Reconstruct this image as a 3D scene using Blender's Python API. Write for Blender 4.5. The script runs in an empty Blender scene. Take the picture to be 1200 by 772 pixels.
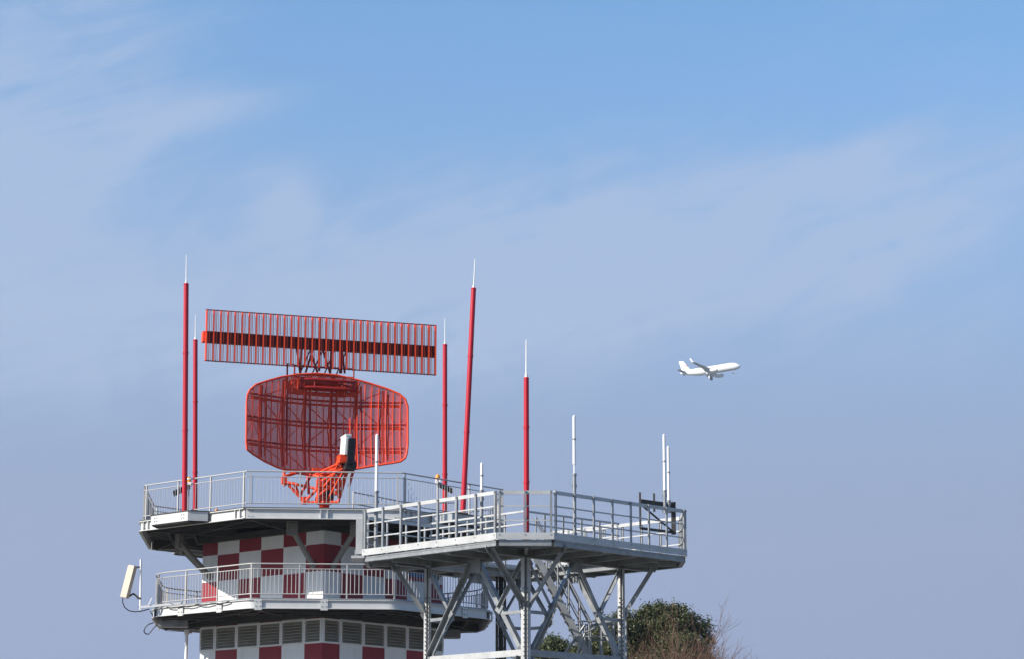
import bpy, math, random
from mathutils import Vector, Matrix
C = bpy.context.scene
COL = C.collection
R = math.radians
rnd = random.Random(7)

# ------------------------------------------------------------------ camera
PITCH = R(12.0); FPX = 2833.0; CAMZ = 1.6
cam_d = bpy.data.cameras.new('camera'); cam = bpy.data.objects.new('camera', cam_d); COL.objects.link(cam)
cam.location = (0, 0, CAMZ); cam.rotation_euler = (R(90) + PITCH, 0, 0)
cam_d.lens = FPX / 1200 * 36; cam_d.sensor_width = 36; cam_d.clip_end = 20000; cam_d.clip_start = 0.1
C.camera = cam

# ------------------------------------------------------------------ light
SUN_EL, SUN_AZ = R(31), R(-27)       # azimuth: degrees behind the pure left direction
sdir = Vector((-math.cos(SUN_EL) * math.cos(SUN_AZ), math.cos(SUN_EL) * math.sin(SUN_AZ), math.sin(SUN_EL)))
sl = bpy.data.lights.new('sun', 'SUN'); so = bpy.data.objects.new('sun', sl); COL.objects.link(so)
sl.energy = 5.0; sl.angle = R(0.5); sl.color = (1, 0.93, 0.82)
so.rotation_euler = sdir.to_track_quat('Z', 'Y').to_euler()

w = bpy.data.worlds.new('World'); C.world = w; w.use_nodes = True
nt = w.node_tree; N = nt.nodes; L = nt.links
for n in list(N): N.remove(n)
def nd(t, **k):
    n = N.new(t)
    for a, b in k.items(): setattr(n, a, b)
    return n
def mth(op, a, b=None, c=None, clamp=False):
    n = N.new('ShaderNodeMath'); n.operation = op; n.use_clamp = clamp
    for i, v in enumerate((a, b, c)):
        if v is None: continue
        if isinstance(v, (int, float)): n.inputs[i].default_value = v
        else: L.new(v, n.inputs[i])
    return n.outputs[0]
def mapr(v, a, b, c=0, d=1):
    n = N.new('ShaderNodeMapRange'); n.interpolation_type = 'SMOOTHSTEP'
    L.new(v, n.inputs[0])
    for i, q in enumerate((a, b, c, d)): n.inputs[i + 1].default_value = q
    return n.outputs[0]
SKY_S = 0.1046
sky = nd('ShaderNodeTexSky', sky_type='NISHITA', sun_disc=False)
sky.sun_elevation = SUN_EL
sky.sun_rotation = math.atan2(sdir.x, sdir.y)
sky.air_density = 1.0; sky.dust_density = 0.6; sky.ozone_density = 1.6
tc = nd('ShaderNodeTexCoord')
sep = nd('ShaderNodeSeparateXYZ'); L.new(tc.outputs['Generated'], sep.inputs[0])
dx, dy, dz = sep.outputs
def noise(sx, sz, ang, off, detail, rough, dist):
    mp = nd('ShaderNodeMapping'); mp.vector_type = 'TEXTURE'
    mp.inputs['Rotation'].default_value = (0, R(ang), 0)
    mp.inputs['Scale'].default_value = (1 / sx, 1, 1 / sz)
    mp.inputs['Location'].default_value = off
    L.new(tc.outputs['Generated'], mp.inputs[0])
    nn = nd('ShaderNodeTexNoise'); L.new(mp.outputs[0], nn.inputs[0])
    nn.inputs['Scale'].default_value = 1; nn.inputs['Detail'].default_value = detail
    nn.inputs['Roughness'].default_value = rough; nn.inputs['Distortion'].default_value = dist
    return nn.outputs[0]
def blob(px, py, rx, ry, ang=0, soft=1.0):
    """soft cloud bank round one direction of the sky, elongated by rx, ry (radians)"""
    u = (px - 600) / FPX; v = -(py - 386) / FPX
    yy = math.cos(PITCH) - v * math.sin(PITCH); zz = math.sin(PITCH) + v * math.cos(PITCH)
    k = math.sqrt(u * u + yy * yy + zz * zz); cx, cz = u / k, zz / k
    a = mth('SUBTRACT', dx, cx); b = mth('SUBTRACT', dz, cz)
    ca, sa = math.cos(R(ang)), math.sin(R(ang))
    p = mth('MULTIPLY', mth('ADD', mth('MULTIPLY', a, ca), mth('MULTIPLY', b, sa)), 1 / rx)
    q = mth('MULTIPLY', mth('SUBTRACT', mth('MULTIPLY', b, ca), mth('MULTIPLY', a, sa)), 1 / ry)
    r2 = mth('ADD', mth('MULTIPLY', p, p), mth('MULTIPLY', q, q))
    return mth('MULTIPLY', mth('POWER', 2.718, mth('MULTIPLY', r2, -1.0)), mapr(dy, 0.0, 0.4))
n1 = noise(7, 15, -20, (0.3, 0, 0.1), 4, 0.45, 0.5)
n2 = noise(20, 44, -26, (1.7, 0, 0.6), 6, 0.58, 1.2)
n3 = noise(5, 60, -16, (0.2, 0, 0.9), 6, 0.6, 1.5)
banks = blob(30, 95, 0.075, 0.055, 22)
for args in ((250, 400, 0.22, 0.030, 2), (730, 245, 0.11, 0.035, 4), (1090, 255, 0.065, 0.018, 26), (335, 240, 0.014, 0.016, 50), (-20, 230, 0.06, 0.03, 10), (600, 330, 0.16, 0.03, 2), (225, 135, 0.035, 0.007, 14), (960, 205, 0.035, 0.008, 20)):
    banks = mth('ADD', banks, blob(*args))
fine = mth('ADD', mth('MULTIPLY', mth('SUBTRACT', n2, 0.5), 1.0), mth('MULTIPLY', mth('SUBTRACT', n3, 0.5), 0.8))
wisp = mth('ADD', mth('MULTIPLY', mth('SUBTRACT', n1, 0.5), 0.9), mth('MULTIPLY', fine, mth('ADD', mth('MULTIPLY', banks, 1.1), 0.28)))
cl = mapr(mth('ADD', mth('MULTIPLY', banks, 0.8), wisp), 0.0, 1.3, 0, 0.66)
hz = mapr(dz, 0.10, 0.37, 1.0, 0.0)
mixh = nd('ShaderNodeMix', data_type='RGBA'); L.new(hz, mixh.inputs[0])
skm = nd('ShaderNodeMix', data_type='RGBA', blend_type='MULTIPLY'); skm.inputs[0].default_value = 1
L.new(sky.outputs[0], skm.inputs[6]); skm.inputs[7].default_value = (0.71, 1.0, 1.17, 1)
L.new(skm.outputs[2], mixh.inputs[6]); mixh.inputs[7].default_value = (0.190 / SKY_S, 0.230 / SKY_S, 0.346 / SKY_S, 1)
mixc = nd('ShaderNodeMix', data_type='RGBA'); L.new(cl, mixc.inputs[0])
L.new(mixh.outputs[2], mixc.inputs[6]); mixc.inputs[7].default_value = (0.292 / SKY_S, 0.354 / SKY_S, 0.480 / SKY_S, 1)
bg = nd('ShaderNodeBackground'); bg.inputs[1].default_value = SKY_S
L.new(mixc.outputs[2], bg.inputs[0])
wo = nd('ShaderNodeOutputWorld'); L.new(bg.outputs[0], wo.inputs[0])

C.view_settings.view_transform = 'Standard'; C.view_settings.look = 'None'
C.view_settings.gamma = 1; C.view_settings.exposure = 0.65; C.view_settings.use_curve_mapping = False

# ------------------------------------------------------------------ helpers
def cast(px, py, Y):
    """point of the place at depth Y (metres in front of the camera) seen at photo pixel px, py"""
    u = (px - 600) / FPX; v = -(py - 386) / FPX
    y = math.cos(PITCH) - v * math.sin(PITCH); z = math.sin(PITCH) + v * math.cos(PITCH)
    t = Y / y
    return Vector((u * t, Y, CAMZ + z * t))
def ray(px, py):
    u = (px - 600) / FPX; v = -(py - 386) / FPX
    return Vector((u, math.cos(PITCH) - v * math.sin(PITCH), math.sin(PITCH) + v * math.cos(PITCH)))
def zat(py, Y, px=600): return cast(px, py, Y).z

def mat(name, col, rough=0.6, metal=0.0, var=0.12, scale=3.0, dirt=0.0, dirtcol=(0.12, 0.10, 0.08), bump=0.0, streak=False, spec=0.4):
    m = bpy.data.materials.new(name); m.use_nodes = True
    t = m.node_tree; n = t.nodes; l = t.links; b = n['Principled BSDF']
    b.inputs['Roughness'].default_value = rough; b.inputs['Metallic'].default_value = metal
    b.inputs['Specular IOR Level'].default_value = spec
    co = n.new('ShaderNodeTexCoord'); no = n.new('ShaderNodeTexNoise')
    mp = n.new('ShaderNodeMapping'); l.new(co.outputs['Object'], mp.inputs[0])
    if streak: mp.inputs['Scale'].default_value = (3.0, 3.0, 0.35)
    l.new(mp.outputs[0], no.inputs[0]); no.inputs['Scale'].default_value = scale
    no.inputs['Detail'].default_value = 6; no.inputs['Roughness'].default_value = 0.62
    cr = n.new('ShaderNodeValToRGB'); l.new(no.outputs[0], cr.inputs[0])
    cr.color_ramp.elements[0].position = 0.3; cr.color_ramp.elements[1].position = 0.72
    cr.color_ramp.elements[0].color = tuple(c * (1 - var) for c in col) + (1,)
    cr.color_ramp.elements[1].color = tuple(min(1, c * (1 + var)) for c in col) + (1,)
    out = cr.outputs[0]
    if dirt > 0:
        n2 = n.new('ShaderNodeTexNoise'); l.new(mp.outputs[0], n2.inputs[0]); n2.inputs['Scale'].default_value = scale * 0.7
        n2.inputs['Detail'].default_value = 8; n2.inputs['Roughness'].default_value = 0.7
        c2 = n.new('ShaderNodeValToRGB'); l.new(n2.outputs[0], c2.inputs[0])
        c2.color_ramp.elements[0].position = 0.5; c2.color_ramp.elements[1].position = 0.75
        c2.color_ramp.elements[0].color = (0, 0, 0, 1); c2.color_ramp.elements[1].color = (dirt, dirt, dirt, 1)
        mx = n.new('ShaderNodeMix'); mx.data_type = 'RGBA'
        l.new(c2.outputs[0], mx.inputs[0]); l.new(out, mx.inputs[6]); mx.inputs[7].default_value = dirtcol + (1,)
        out = mx.outputs[2]
    l.new(out, b.inputs['Base Color'])
    if bump > 0:
        bp = n.new('ShaderNodeBump'); bp.inputs['Strength'].default_value = bump; bp.inputs['Distance'].default_value = 0.02
        l.new(no.outputs[0], bp.inputs['Height']); l.new(bp.outputs[0], b.inputs['Normal'])
    return m

M = {}
M['white'] = mat('white_cladding', (0.80, 0.79, 0.78), 0.55, var=0.05, scale=1.6, dirt=0.35, dirtcol=(0.48, 0.45, 0.41), streak=True)
M['red'] = mat('red_cladding', (0.27, 0.014, 0.026), 0.5, var=0.10, scale=1.6, dirt=0.45, dirtcol=(0.17, 0.03, 0.034), streak=True)
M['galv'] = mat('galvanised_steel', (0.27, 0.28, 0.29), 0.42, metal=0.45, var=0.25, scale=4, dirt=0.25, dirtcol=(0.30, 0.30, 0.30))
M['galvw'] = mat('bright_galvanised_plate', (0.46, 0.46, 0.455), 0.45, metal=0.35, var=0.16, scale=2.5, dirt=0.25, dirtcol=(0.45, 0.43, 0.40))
M['fasc'] = mat('painted_fascia', (0.52, 0.52, 0.515), 0.5, metal=0.15, var=0.08, scale=2.5, dirt=0.3, dirtcol=(0.42, 0.40, 0.36))
M['steel_dk'] = mat('weathered_dark_steel', (0.045, 0.044, 0.042), 0.7, var=0.25, scale=3, dirt=0.3)
M['under'] = mat('shade_dark_soffit', (0.018, 0.018, 0.019), 0.8, var=0.3, scale=2, dirt=0.3, dirtcol=(0.03, 0.03, 0.03))  # near black: the shade beneath decks and shelves is put into the colour
M['strutgrey'] = mat('grey_painted_strut', (0.22, 0.21, 0.195), 0.6, var=0.15, scale=5, dirt=0.3)
M['rail'] = mat('stainless_rail', (0.42, 0.41, 0.40), 0.45, metal=0.2, var=0.08, scale=6)
M['louver'] = mat('louvre_slats', (0.38, 0.36, 0.32), 0.6, var=0.15, scale=4, dirt=0.3)
M['mast'] = mat('crimson_mast_paint', (0.43, 0.004, 0.019), 0.42, var=0.08, scale=1.5, dirt=0.12, dirtcol=(0.3, 0.02, 0.03))
M['rod'] = mat('white_fibreglass', (0.80, 0.79, 0.77), 0.4, var=0.04, scale=4, dirt=0.1, dirtcol=(0.55, 0.53, 0.5))
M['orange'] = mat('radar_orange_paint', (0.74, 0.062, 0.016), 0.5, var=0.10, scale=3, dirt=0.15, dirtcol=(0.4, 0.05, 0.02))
M['orange_shade'] = mat('shaded_orange_lattice', (0.30, 0.012, 0.008), 0.55, var=0.15, scale=3, dirt=0.2, dirtcol=(0.2, 0.02, 0.015))  # darker copy of the radar orange, with the lattice's shade in its colour
M['beamdk'] = mat('shaded_array_beam', (0.10, 0.012, 0.010), 0.6, var=0.2, scale=3)  # shade on the array beam's front is painted in as dark red
M['mesh'] = mat('red_wire_mesh', (0.62, 0.040, 0.012), 0.55, var=0.12, scale=3)
M['black'] = mat('black_plastic', (0.02, 0.02, 0.022), 0.5, var=0.2, scale=5)
M['beige'] = mat('beige_radome', (0.44, 0.39, 0.32), 0.5, var=0.05, scale=2, dirt=0.12, dirtcol=(0.42, 0.37, 0.3))
M['amber'] = mat('amber_lens', (0.85, 0.30, 0.03), 0.15, var=0.1, scale=8)
M['solar'] = mat('solar_cell', (0.03, 0.035, 0.06), 0.25, var=0.2, scale=10)
M['blue'] = mat('blue_plate', (0.03, 0.13, 0.36), 0.5, var=0.05)
M['concrete'] = mat('concrete', (0.19, 0.185, 0.175), 0.9, var=0.15, scale=0.8, dirt=0.3)
M['paint'] = mat('white_aircraft_paint', (0.82, 0.82, 0.82), 0.3, var=0.02, scale=0.3)
M['wingm'] = mat('aircraft_wing_grey', (0.50, 0.52, 0.55), 0.4, var=0.05, scale=0.3)
M['gold'] = mat('gold_livery', (0.62, 0.30, 0.07), 0.4, var=0.05)
M['tomato'] = mat('red_livery', (0.55, 0.10, 0.06), 0.4, var=0.05)
M['glass'] = mat('dark_glass', (0.03, 0.035, 0.045), 0.1, var=0.1)
M['bark'] = mat('bark', (0.13, 0.095, 0.07), 0.9, var=0.3, scale=6, bump=0.6)
M['twig'] = mat('bare_brown_twigs', (0.115, 0.066, 0.046), 0.9, var=0.3, scale=1.5)

def leafmat(name, a, b):
    m = bpy.data.materials.new(name); m.use_nodes = True
    t = m.node_tree; n = t.nodes; l = t.links; p = n['Principled BSDF']
    g = n.new('ShaderNodeNewGeometry'); cr = n.new('ShaderNodeValToRGB')
    l.new(g.outputs['Random Per Island'], cr.inputs[0])
    cr.color_ramp.elements[0].color = a + (1,); cr.color_ramp.elements[1].color = b + (1,)
    l.new(cr.outputs[0], p.inputs['Base Color']); p.inputs['Roughness'].default_value = 0.5
    tr = n.new('ShaderNodeBsdfTranslucent'); l.new(cr.outputs[0], tr.inputs[0])
    ms = n.new('ShaderNodeMixShader'); ms.inputs[0].default_value = 0.25
    l.new(p.outputs[0], ms.inputs[1]); l.new(tr.outputs[0], ms.inputs[2])
    l.new(ms.outputs[0], n['Material Output'].inputs[0])
    return m
M['leaf'] = leafmat('evergreen_leaves', (0.028, 0.040, 0.012), (0.100, 0.108, 0.040))
M['leaf2'] = leafmat('yellow_green_leaves', (0.038, 0.052, 0.016), (0.10, 0.110, 0.036))

class MB:
    def __init__(s): s.v = []; s.f = []; s.m = []; s.sm = []
    def add(s, vs, fs, mi=0, smooth=False):
        o = len(s.v); s.v += [tuple(p) for p in vs]
        for f in fs: s.f.append(tuple(i + o for i in f)); s.m.append(mi); s.sm.append(smooth)
    def box(s, c, size, rz=0, mi=0):
        c = Vector(c); a = Vector((math.cos(rz), math.sin(rz), 0)) * size[0] / 2
        b = Vector((-math.sin(rz), math.cos(rz), 0)) * size[1] / 2; d = Vector((0, 0, size[2] / 2))
        s.obox(c, a, b, d, mi)
    def obox(s, c, a, b, d, mi=0):
        vs = [c + i * a + j * b + k * d for k in (-1, 1) for j in (-1, 1) for i in (-1, 1)]
        s.add(vs, [(0, 2, 3, 1), (4, 5, 7, 6), (0, 1, 5, 4), (1, 3, 7, 5), (3, 2, 6, 7), (2, 0, 4, 6)], mi)
    def bar(s, p, q, wd, ht, mi=0, up=(0, 0, 1)):
        p = Vector(p); q = Vector(q); ax = q - p; ln = ax.length
        if ln < 1e-6: return
        x = ax / ln; u = Vector(up)
        y = u.cross(x)
        if y.length < 1e-3: y = Vector((1, 0, 0)).cross(x)
        y.normalize(); z = x.cross(y)
        s.obox((p + q) / 2, x * ln / 2, y * wd / 2, z * ht / 2, mi)
    def angle(s, p, q, wd, th, mi=0, up=(0, 0, 1), flip=1):
        """L-section (angle iron): two thin legs"""
        p = Vector(p); q = Vector(q); ax = q - p; ln = ax.length; x = ax / ln; u = Vector(up)
        y = u.cross(x)
        if y.length < 1e-3: y = Vector((1, 0, 0)).cross(x)
        y.normalize(); z = x.cross(y); c = (p + q) / 2
        s.obox(c, x * ln / 2, y * th / 2, z * wd / 2, mi)
        s.obox(c + y * flip * (wd / 2 + th / 2) + z * (wd / 2 - th / 2), x * ln / 2, y * wd / 2, z * th / 2, mi)
    def tube(s, p, q, r0, r1=None, n=8, mi=0, cap=True):
        r1 = r0 if r1 is None else r1
        p = Vector(p); q = Vector(q); x = (q - p)
        if x.length < 1e-7: return
        x.normalize(); y = x.orthogonal().normalized(); z = x.cross(y)
        vs = []
        for (c, r) in ((p, r0), (q, r1)):
            for i in range(n):
                a = 2 * math.pi * i / n; vs.append(c + (y * math.cos(a) + z * math.sin(a)) * r)
        s.add(vs, [(i, (i + 1) % n, n + (i + 1) % n, n + i) for i in range(n)], mi, n > 5)
        if cap:
            s.add(vs[:n], [tuple(range(n - 1, -1, -1))], mi); s.add(vs[n:], [tuple(range(n))], mi)
    def path(s, pts, r, n=6, mi=0):
        pts = [Vector(p) for p in pts]
        for a, b in zip(pts, pts[1:]): s.tube(a, b, r, r, n, mi)
    def prism(s, poly, z0, z1, mi=0):
        n = len(poly); vs = [(x, y, z0) for x, y in poly] + [(x, y, z1) for x, y in poly]
        s.add(vs, [(i, (i + 1) % n, n + (i + 1) % n, n + i) for i in range(n)] + [tuple(range(n - 1, -1, -1)), tuple(range(n, 2 * n))], mi)
    def lathe(s, prof, c=(0, 0, 0), axis='Z', n=16, mi=0):
        rings = []
        vs = []
        for (r, h) in prof:
            for i in range(n):
                a = 2 * math.pi * i / n; u, v_ = r * math.cos(a), r * math.sin(a)
                vs.append(Vector(c) + (Vector((u, v_, h)) if axis == 'Z' else Vector((h, u, v_))))
        fs = []
        for k in range(len(prof) - 1):
            for i in range(n):
                fs.append((k * n + i, k * n + (i + 1) % n, (k + 1) * n + (i + 1) % n, (k + 1) * n + i))
        s.add(vs, fs, mi, True)
        s.add(vs[:n], [tuple(range(n - 1, -1, -1))], mi); s.add(vs[-n:], [tuple(range(n))], mi)
    def build(s, name, mats, parent=None, label=None, loc=None):
        me = bpy.data.meshes.new(name); me.from_pydata([tuple(v) for v in s.v], [], s.f)
        for m in (mats if isinstance(mats, (list, tuple)) else [mats]): me.materials.append(m)
        me.polygons.foreach_set('material_index', s.m); me.polygons.foreach_set('use_smooth', s.sm)
        me.update()
        o = bpy.data.objects.new(name, me); COL.objects.link(o)
        if parent: o.parent = parent
        if loc is not None: o.location = loc
        if label: o['label'] = label
        return o
def thing(name, label, cat, loc=(0, 0, 0), rz=0, group=None):
    o = bpy.data.objects.new(name, None); COL.objects.link(o)
    o.location = loc; o.rotation_euler = (0, 0, rz); o['label'] = label; o['category'] = cat
    if group: o['group'] = group
    o.empty_display_size = 0.2
    return o
def tag(o, label, cat, group=None):
    o['label'] = label; o['category'] = cat
    if group: o['group'] = group
    return o
def dup(o, parent, loc, rz=0):
    c = o.copy(); COL.objects.link(c); c.parent = parent; c.location = loc; c.rotation_euler = (0, 0, rz); return c
def fillet(poly, rads, seg=6):
    out = []; n = len(poly)
    for i in range(n):
        p = Vector(poly[i]); a = Vector(poly[i - 1]); b = Vector(poly[(i + 1) % n]); r = rads[i]
        if r <= 0: out.append(tuple(p)); continue
        da = (a - p).normalized(); db = (b - p).normalized(); half = da.angle(db) / 2
        t = r / math.tan(half); p0 = p + da * t; p1 = p + db * t
        for k in range(seg + 1):
            u = k / seg; out.append(tuple(p0 * (1 - u) ** 2 + p * 2 * u * (1 - u) + p1 * u * u))
    return out
def offset(poly, d):
    """offset a CCW convex polygon inwards by d"""
    n = len(poly); out = []
    for i in range(n):
        p = Vector(poly[i]); a = Vector(poly[i - 1]); b = Vector(poly[(i + 1) % n])
        e1 = (p - a).normalized(); e2 = (b - p).normalized()
        n1 = Vector((-e1.y, e1.x)); n2 = Vector((-e2.y, e2.x))
        m_ = n1 + n2; m_ /= m_.length; out.append(tuple(p + m_ * (d / max(0.3, m_.dot(n1)))))
    return out

# ------------------------------------------------------------------ ground
def ground():
    m = bpy.data.materials.new('dry_grass_ground'); m.use_nodes = True
    t = m.node_tree; n = t.nodes; l = t.links; b = n['Principled BSDF']; b.inputs['Roughness'].default_value = 0.95
    co = n.new('ShaderNodeTexCoord'); no = n.new('ShaderNodeTexNoise'); l.new(co.outputs['Object'], no.inputs[0])
    no.inputs['Scale'].default_value = 0.15; no.inputs['Detail'].default_value = 10
    cr = n.new('ShaderNodeValToRGB'); l.new(no.outputs[0], cr.inputs[0])
    cr.color_ramp.elements[0].color = (0.045, 0.052, 0.022, 1); cr.color_ramp.elements[1].color = (0.10, 0.085, 0.045, 1)
    l.new(cr.outputs[0], b.inputs['Base Color'])
    g = MB(); k = 48
    vs = [(0, 0, 0)]; rr = [30, 120, 400, 1000, 2500]
    fs = []
    for r in rr: vs += [(r * math.cos(2 * math.pi * i / k), 60 + r * math.sin(2 * math.pi * i / k), 0) for i in range(k)]
    vs[0] = (0, 60, 0)
    for i in range(k): fs.append((0, 1 + i, 1 + (i + 1) % k))
    for q in range(len(rr) - 1):
        for i in range(k):
            a = 1 + q * k; b_ = a + k
            fs.append((a + i, b_ + i, b_ + (i + 1) % k, a + (i + 1) % k))
    g.add(vs, fs); o = g.build('ground', m); o['kind'] = 'structure'
    p = MB(); p.prism([(-18, 46), (14, 46), (14, 90), (-18, 90)], 0.004, 0.06)
    o = p.build('concrete_apron', M['concrete']); o['kind'] = 'structure'
ground()

# ------------------------------------------------------------------ radar tower
TY = 76.6; TX = cast(380, 594, TY).x; TROT = math.atan2(-TX, TY)
tower = thing('radar_tower', 'square red and white chequered radar tower with two railed octagonal galleries', 'radar tower', (TX, TY, 0), TROT)
hd = math.hypot(TX, TY) - TY                       # the axis is a little farther than its depth
def tz(py, fwd): return cast(380, py, TY - fwd).z
AU, AL, RB = 5.6, 5.2, 3.81
ZU, ZUB, ZUR = tz(594.5, AU), tz(608, AU), tz(552, AU)
ZL, ZLB, ZLR = tz(700.5, AL), tz(713, AL), tz(660, AL)
Z0 = tz(636, RB); RH = Z0 - tz(668, RB)
ZLT, ZLO = tz(723.5, RB), tz(752.5, RB)
SQ = RB * math.sqrt(2)
cols = [0, .75, 1.735, 2.72, 3.705, 4.69, SQ]
corners = [(0, -RB), (RB, 0), (0, RB), (-RB, 0)]
def face_pts(i):
    """the face that runs from corner a to corner b; columns measured from the front (or back) corner"""
    a = Vector(corners[i]); b = Vector(corners[(i + 1) % 4])
    if i % 2: a, b = b, a
    return a, (b - a).normalized()
wl = MB()
def chk_rows(ztop, zbot, first):
    z = ztop; k = first
    rows = []
    return rows
upper_lines = [ZUB - 0.1]
z = Z0
# rows above the louvres: (top, bottom, parity); parity 0 = white at the front corner
zr = [(ZU - 0.25, Z0, 0), (Z0, Z0 - RH, 1), (Z0 - RH, Z0 - 2 * RH, 0), (Z0 - 2 * RH, ZLT, 1)]
lo = ZLO; k = 1
while lo > 0.3:
    zr.append((lo, max(0.25, lo - RH), k)); lo -= RH; k ^= 1
for i in range(4):
    a, d = face_pts(i); nrm = Vector((d.y, -d.x))
    if nrm.dot(a) < 0: nrm = -nrm
    for (zt_, zb_, par) in zr:
        for c in range(6):
            p = a + d * cols[c]; q = a + d * cols[c + 1]
            wl.add([(p.x, p.y, zb_), (q.x, q.y, zb_), (q.x, q.y, zt_), (p.x, p.y, zt_)], [(0, 1, 2, 3)], (c + par) % 2)
    # thin joint strips that stand proud between the panels
    for (zt_, zb_, par) in zr:
        p = a + nrm * 0.004; q = a + d * SQ + nrm * 0.004
        wl.bar((p.x, p.y, zb_), (q.x, q.y, zb_), 0.012, 0.012, 0)
wl.prism([(x * 1.03, y * 1.03) for x, y in corners], 0.06, 0.249, 2)
wl.prism(offset(corners, 0.02), ZLO - 0.05, ZLO - 0.012, 2)      # louvre room floor
wl.prism(offset(corners, 0.02), ZLT + 0.012, ZLT + 0.05, 2)      # and ceiling
wl.prism(offset(corners, 0.02), ZU - 0.30, ZU - 0.26, 2)
wall = wl.build('wall', [M['white'], M['red'], M['concrete']], tower)
for zz, hh in ((ZLT + 0.02 + 0.12, 0.22), (ZU - 0.34, 0.20)):
    cb = MB()
    for i in range(4):
        a, d = face_pts(i); nrm = Vector((d.y, -d.x)); nrm = nrm if nrm.dot(a) > 0 else -nrm
        b_ = a + d * (SQ + 0.08) ; a_ = a - d * 0.08; o_ = nrm * 0.09; e_ = 0.003 * (i % 2)
        cb.bar((a_.x + o_.x, a_.y + o_.y, zz + e_), (b_.x + o_.x, b_.y + o_.y, zz + e_), 0.16, hh)
    cb.build('collar_beam', M['steel_dk'], tower)
ic = MB(); ic.lathe([(1.1, ZLO - 0.01), (1.1, ZLT + 0.01)], n=20); ic.build('core', M['steel_dk'], tower)

def louvre(width):
    """angled slats in a white frame; x runs along the wall, -y is outside"""
    m = MB(); h = ZLT - ZLO
    for x in (0.03, width - 0.03): m.box((x, 0, ZLO + h / 2), (0.06, 0.09, h - 0.004))
    m.box((width / 2, 0, ZLT - 0.025), (width - 0.122, 0.086, 0.05)); m.box((width / 2, 0, ZLO + 0.025), (width - 0.122, 0.086, 0.05))
    n = 7; st = (h - 0.1) / n
    for k in range(n):
        zc = ZLO + 0.05 + st * (k + 0.5)
        m.obox(Vector((width / 2, 0.01, zc)), Vector((width / 2 - 0.062, 0, 0)), Vector((0, 0.05, 0.045)), Vector((0, -0.006, 0.007)), 1)
    return m
for i in range(4):
    a, d = face_pts(i)
    for c in range(6):
        wd = cols[c + 1] - cols[c]
        p = a + d * cols[c]
        inward = Vector((-d.y, d.x))
        flip = inward.dot(a) > 0            # local +y must point inwards
        if flip: p = a + d * cols[c + 1]; dd = -d
        else: dd = d
        o = louvre(wd - 0.006).build('louvre', [M['white'], M['louver']], tower)
        o.location = (p.x + dd.x * 0.003, p.y + dd.y * 0.003, 0); o.rotation_euler = (0, 0, math.atan2(dd.y, dd.x))

def regular(ap): 
    h = ap * math.tan(R(22.5))
    return [(-h, -ap), (h, -ap), (ap, -h), (ap, h), (h, ap), (-h, ap), (-ap, h), (-ap, -h)]
PU = regular(AU); PL = regular(AL)

def railing_run(parent, pts, z0, z1, step, rb, post_every, second=0.16, name='railing'):
    """one straight or curved run: top rail, second rail, bottom rail, balusters; posts are parts of their own"""
    m = MB(); pts = [Vector(p) for p in pts]
    def v3(p, z): return Vector((p.x, p.y, z))
    for p, q in zip(pts, pts[1:]):
        m.tube(v3(p, z1), v3(q, z1), 0.022, n=8); m.tube(v3(p, z1 - second), v3(q, z1 - second), 0.014, n=6)
        m.tube(v3(p, z0 + 0.13), v3(q, z0 + 0.13), 0.016, n=6)
    acc = step / 2; 
    for p, q in zip(pts, pts[1:]):
        ln = (q - p).length; d = (q - p) / ln; s_ = acc
        while s_ < ln:
            b = p + d * s_; m.tube(v3(b, z0 + 0.13), v3(b, z1 - second), rb, n=5, cap=False); s_ += step
        acc = s_ - ln
    return m.build(name, M['rail'], parent)
def posts(parent, pts, z0, z1, every, ends=0.12):
    pts = [Vector(p) for p in pts]; segs = [(p, q, (q - p).length) for p, q in zip(pts, pts[1:])]
    tot = sum(s_[2] for s_ in segs); n = max(1, round((tot - 2 * ends) / every))
    for k in range(n + 1):
        t = ends + (tot - 2 * ends) * k / n
        for p, q, ln in segs:
            if t <= ln: break
            t -= ln
        b = p + (q - p) / ln * min(t, ln)
        m = MB(); m.box((0, 0, (z1 - z0) / 2 - 0.012), (0.042, 0.042, z1 - z0 - 0.02)); m.box((0, 0, -0.06), (0.07, 0.07, 0.12))
        d = (q - p).normalized()
        o = m.build('railing_post', M['rail'], parent, loc=(b.x, b.y, z0)); o.rotation_euler = (0, 0, math.atan2(d.y, d.x))

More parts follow.
